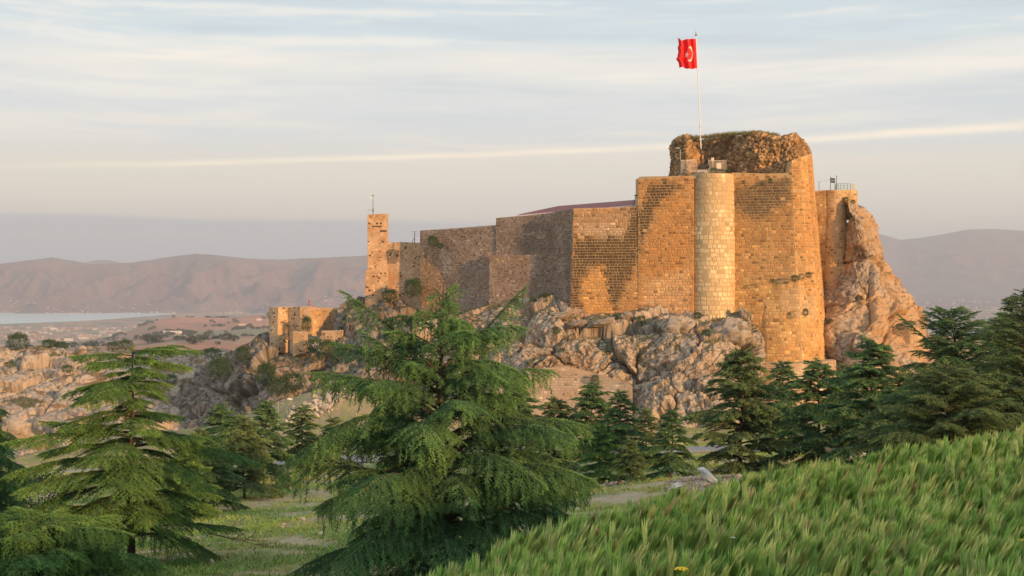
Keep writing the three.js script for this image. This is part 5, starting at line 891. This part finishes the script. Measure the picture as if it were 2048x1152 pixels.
  for (const [a, b] of [[0, 1], [1, 2]]) part('edge_trim', bar(q[a].clone().add(V(0, -0.1, 0.06)), q[b].clone().add(V(0, -0.1, 0.06)), 0.13, 0.13, 6), mWhite, ro);
  for (const px of [1180, 1218, 1240, 1256, 1271]) { const p = W(px, table([[1115, 424], [1276, 410]], px), 240.6); part('post', bar(p.clone().add(V(0, -2.4, -0.3)), p.clone().add(V(0, -0.15, -0.3)), 0.07), mDark, ro); }
  const wb = W(1255, 413, 242); part('window_band', box(3.6, 0.75, 0.15, wb.x, wb.y - 0.2, wb.z), mDark, ro); for (let i = 0; i < 5; i++) part('window', box(0.5, 0.45, 0.05, wb.x - 1.4 + i * 0.7, wb.y - 0.15, wb.z + 0.1), mat({ color: rgb(0.5, 0.53, 0.55), roughness: 0.15 }), ro);
}

// ------------------------------------------------------------------ small things near and far
function findD(px, row, lo, hi) { let best = lo, e0 = 1e9; for (let d = lo; d <= hi; d += 0.5) { const e = Math.abs(rowY(row, d) - ground(px, d).y) / d; if (e < e0) { e0 = e; best = d; } } return best; }
{
  const sack = (label, px, d, sx, sy, sz, turn, up = 0.2) => { const g = boulderGeo(40 + px, 5, 0.5); g.deleteAttribute('color'); const m = shade(new THREE.Mesh(g, mat({ color: rgb(0.60, 0.59, 0.58), roughness: 0.7 }))); m.name = numbered('sack'); m.userData = { label, category: 'sack' }; m.position.copy(ground(px, d)); m.position.y += up; m.scale.set(sx * 0.75, sy * 0.75, sz * 0.75); m.rotation.z = turn; scene.add(m); };
  sack('white sack lying tilted on the rubble heap', 1416, 60, 1.25, 0.5, 0.6, -0.7, 0.55); sack('small white sack at the left end of the rubble heap', 1352, 61, 0.75, 0.4, 0.5, 0.5, 0.2);
  const d1 = findD(1715, 918, 55, 130); sack('flat white sack at the edge of the grass beside the earth mound', 1715, d1, 1.9, 0.7, 1.2, 0.05, 0.3);
  const mg = boulderGeo(91, 4, 0.25); mg.deleteAttribute('color'); const m = shade(new THREE.Mesh(mg, mat({ color: rgb(0.29, 0.18, 0.10), map: grainMap }))); m.name = numbered('earth_mound'); m.userData = { label: 'low brown mound of earth at the brow of the grass bank', category: 'mound' }; m.position.copy(ground(1688, d1 + 2)); m.position.y += 0.1; m.scale.set(3.2, 1.7, 2.4); scene.add(m);
  // a dead branch on the slope
  const br = thing('dead_branch', 'bare dead branch lying on the grass below the tiered cedar', 'branch', ground(468, 49)), r = rng(9), B = []; const tw = (a, d, l, w, n) => { const p = [a]; for (let i = 1; i < 5; i++) p.push(p[i - 1].clone().addScaledVector(d, l / 4).add(V((r() - 0.5) * 0.08, (r() - 0.5) * 0.08, (r() - 0.5) * 0.08))); B.push(taper(p, [w, w * 0.8, w * 0.6, w * 0.4, w * 0.15], 5)); if (n) for (let i = 1; i < 5; i++) for (let k = 0; k < 2; k++) tw(p[i], d.clone().add(V((r() - 0.5) * 1.6, (r() - 0.2) * 0.9, (r() - 0.5) * 1.6)).normalize(), l * 0.42, w * 0.45, n - 1); };
  tw(V(-0.9, 0.6, 0), V(0.9, -0.25, 0.1).normalize(), 1.7, 0.035, 2); part('branch', mergeGeometries(B), mat({ color: rgb(0.16, 0.11, 0.085) }), br);
  // flowers in the near grass
  const flower = (label, px, py, d, size, color, n) => { const top = at(px, py, d), base = V(top.x, height(top.x, top.z), top.z), g = thing('flower', label, 'flower', base), t = top.clone().sub(base); part('stem', bar(V(0, -0.02, 0), t, 0.003, 0.002, 4), mat({ color: rgb(0.1, 0.16, 0.04) }), g); for (let i = 0; i < n; i++) { const a = i * 2.4, q = size * Math.sqrt((i + 0.5) / n), p = new THREE.SphereGeometry(size * 0.32, 7, 5).scale(1, 0.45, 0.7); p.rotateY(-a); p.translate(t.x + Math.cos(a) * q, t.y + size * 0.25 * (1 - q / size) + 0.004, t.z + Math.sin(a) * q); part('petal', p, mat({ color: rgb(...color), roughness: 0.7 }), g); } };
  flower('yellow flower head in the grass at the bottom edge', 1362, 1140, 6.6, 0.032, [0.75, 0.52, 0.02], 12); flower('small white flower in the grass, upper of two', 1481, 1057, 8.1, 0.016, [0.7, 0.7, 0.6], 6); flower('small white flower in the grass, lower of two', 1465, 1077, 7.7, 0.016, [0.7, 0.7, 0.6], 6); flower('red poppy in the grass on the right', 1957, 1022, 9.0, 0.022, [0.45, 0.08, 0.05], 5); flower('tiny yellow flower at the right edge of the grass', 2044, 1082, 7.6, 0.02, [0.7, 0.5, 0.03], 5);
}
{ // houses on the plain
  const r = rng(61), house = (label, px, row, d, w, h, dp, wall, roof, turn = 0, group) => { const p = V(xAt(px, d), height(xAt(px, d), -d), -d), g = thing('house', label, 'house', p, group); g.rotation.y = turn; part('wall', box(w, h, dp, 0, h / 2, 0), mat({ color: rgb(...wall) }), g); const s = new THREE.Shape([new THREE.Vector2(-dp * 0.55, 0), new THREE.Vector2(dp * 0.55, 0), new THREE.Vector2(0, h * 0.45)]), e = new THREE.ExtrudeGeometry(s, { depth: w * 1.04, bevelEnabled: false }); e.rotateY(Math.PI / 2); e.translate(-w * 0.52, h + 0.02, 0); part('roof', e, mat({ color: rgb(...roof) }), g); for (let i = 0; i < 3; i++) part('window', box(w * 0.1, h * 0.3, 0.2, w * (-0.3 + 0.3 * i), h * 0.5, dp / 2 + 0.06), mDark, g); };
  const W = [0.72, 0.68, 0.62], G = 'scattered houses on the plain';
  const spot = (px, row) => { for (let d = 1500; d < 15000; d += 20) if (ground(px, d).y >= rowY(row, d)) return d; return 6000; };
  [[345, 667, 'long white shed on the green field, right of the tiered cedar', 36, 5, 9], [308, 669, 'small pale house left of the long white shed', 9, 4, 8], [137, 682, 'pale farm house with a wide roof on the left plain', 16, 6, 9], [118, 686, 'small white house left of the wide-roofed farm house', 7, 6, 6], [168, 678, 'row of white farm buildings on the left plain', 20, 4, 6], [190, 677, 'white house at the end of the farm row', 6, 5, 6], [107, 661, 'tallest white block in the far town', 12, 30, 10], [470, 642, 'white house on the brow of the red hill', 8, 5, 7], [485, 652, 'white quarry building on the red slope left of the low bastion', 14, 5, 7], [518, 641, 'small white house just left of the low bastion', 9, 4, 6]].forEach(([px, row, l, wpx, hpx, k]) => { const d = spot(px, row), u = d / F; house(l, px, row, d, wpx * u, Math.min(hpx, 4.5) * u * 0.8, Math.min(wpx * u, 14), W, k > 7 ? [0.62, 0.55, 0.48] : [0.4, 0.22, 0.16], 0, G); });
  const l = [], geo = box(1, 1, 1, 0, 0.5, 0); for (let i = 0; i < 1300; i++) { const far = r() < 0.4, px = far ? lerp(-50, 740, r()) : lerp(-60, 270, r() ** 1.3), d = far ? 15300 + 900 * r() : 8900 + 2600 * r(); if (fbm2(px / 70, d / 900, 3) < 0.02) continue; const p = ground(px, d), s = 9 + 16 * r(); l.push([place(p, r() * 3, s, s * (0.35 + 0.35 * r())), r() < 0.3 ? [0.3, 0.19, 0.14] : [0.42, 0.38, 0.34]]); }
  for (let i = 0; i < 1400; i++) { const d = 6500 + 12000 * r(), px = lerp(1760, 2200, r()); if (fbm2(px / 60, d / 1200, 3) < 0.05) continue; const s = 10 + 16 * r(); l.push([place(ground(px, d), r() * 3, s, s * 0.5), [0.4, 0.38, 0.36]]); }
  stuff('town', instanced(geo, mStone, l), null, 'pale specks of the far towns on the plain', 'town');
  const t = []; const tg = shrubGeo(33, 60, 0.3); for (let i = 0; i < 5200; i++) { const px = lerp(-100, 640, r()), d = 2500 + 6800 * r(); if (fbm2(px / 120 + 3, d / 700, 3) < 0.27) continue; const s = 7 + 9 * r(); t.push([place(ground(px, d), r() * 6, s * 1.4, s), [0.05, 0.065, 0.035]]); }
  for (let i = 0; i < 2600; i++) { const px = lerp(1780, 2200, r()), d = 2500 + 9000 * r(); if (fbm2(px / 90 + 3, d / 900, 3) < 0.05) continue; const s = 8 + 10 * r(); t.push([place(ground(px, d), r() * 6, s * 1.6, s), [0.05, 0.065, 0.04]]); }
  stuff('distant_trees', instanced(tg, mEar, t), null, 'dark belts of trees among the fields of the plain', 'trees');
}
renderer.render(scene, camera);
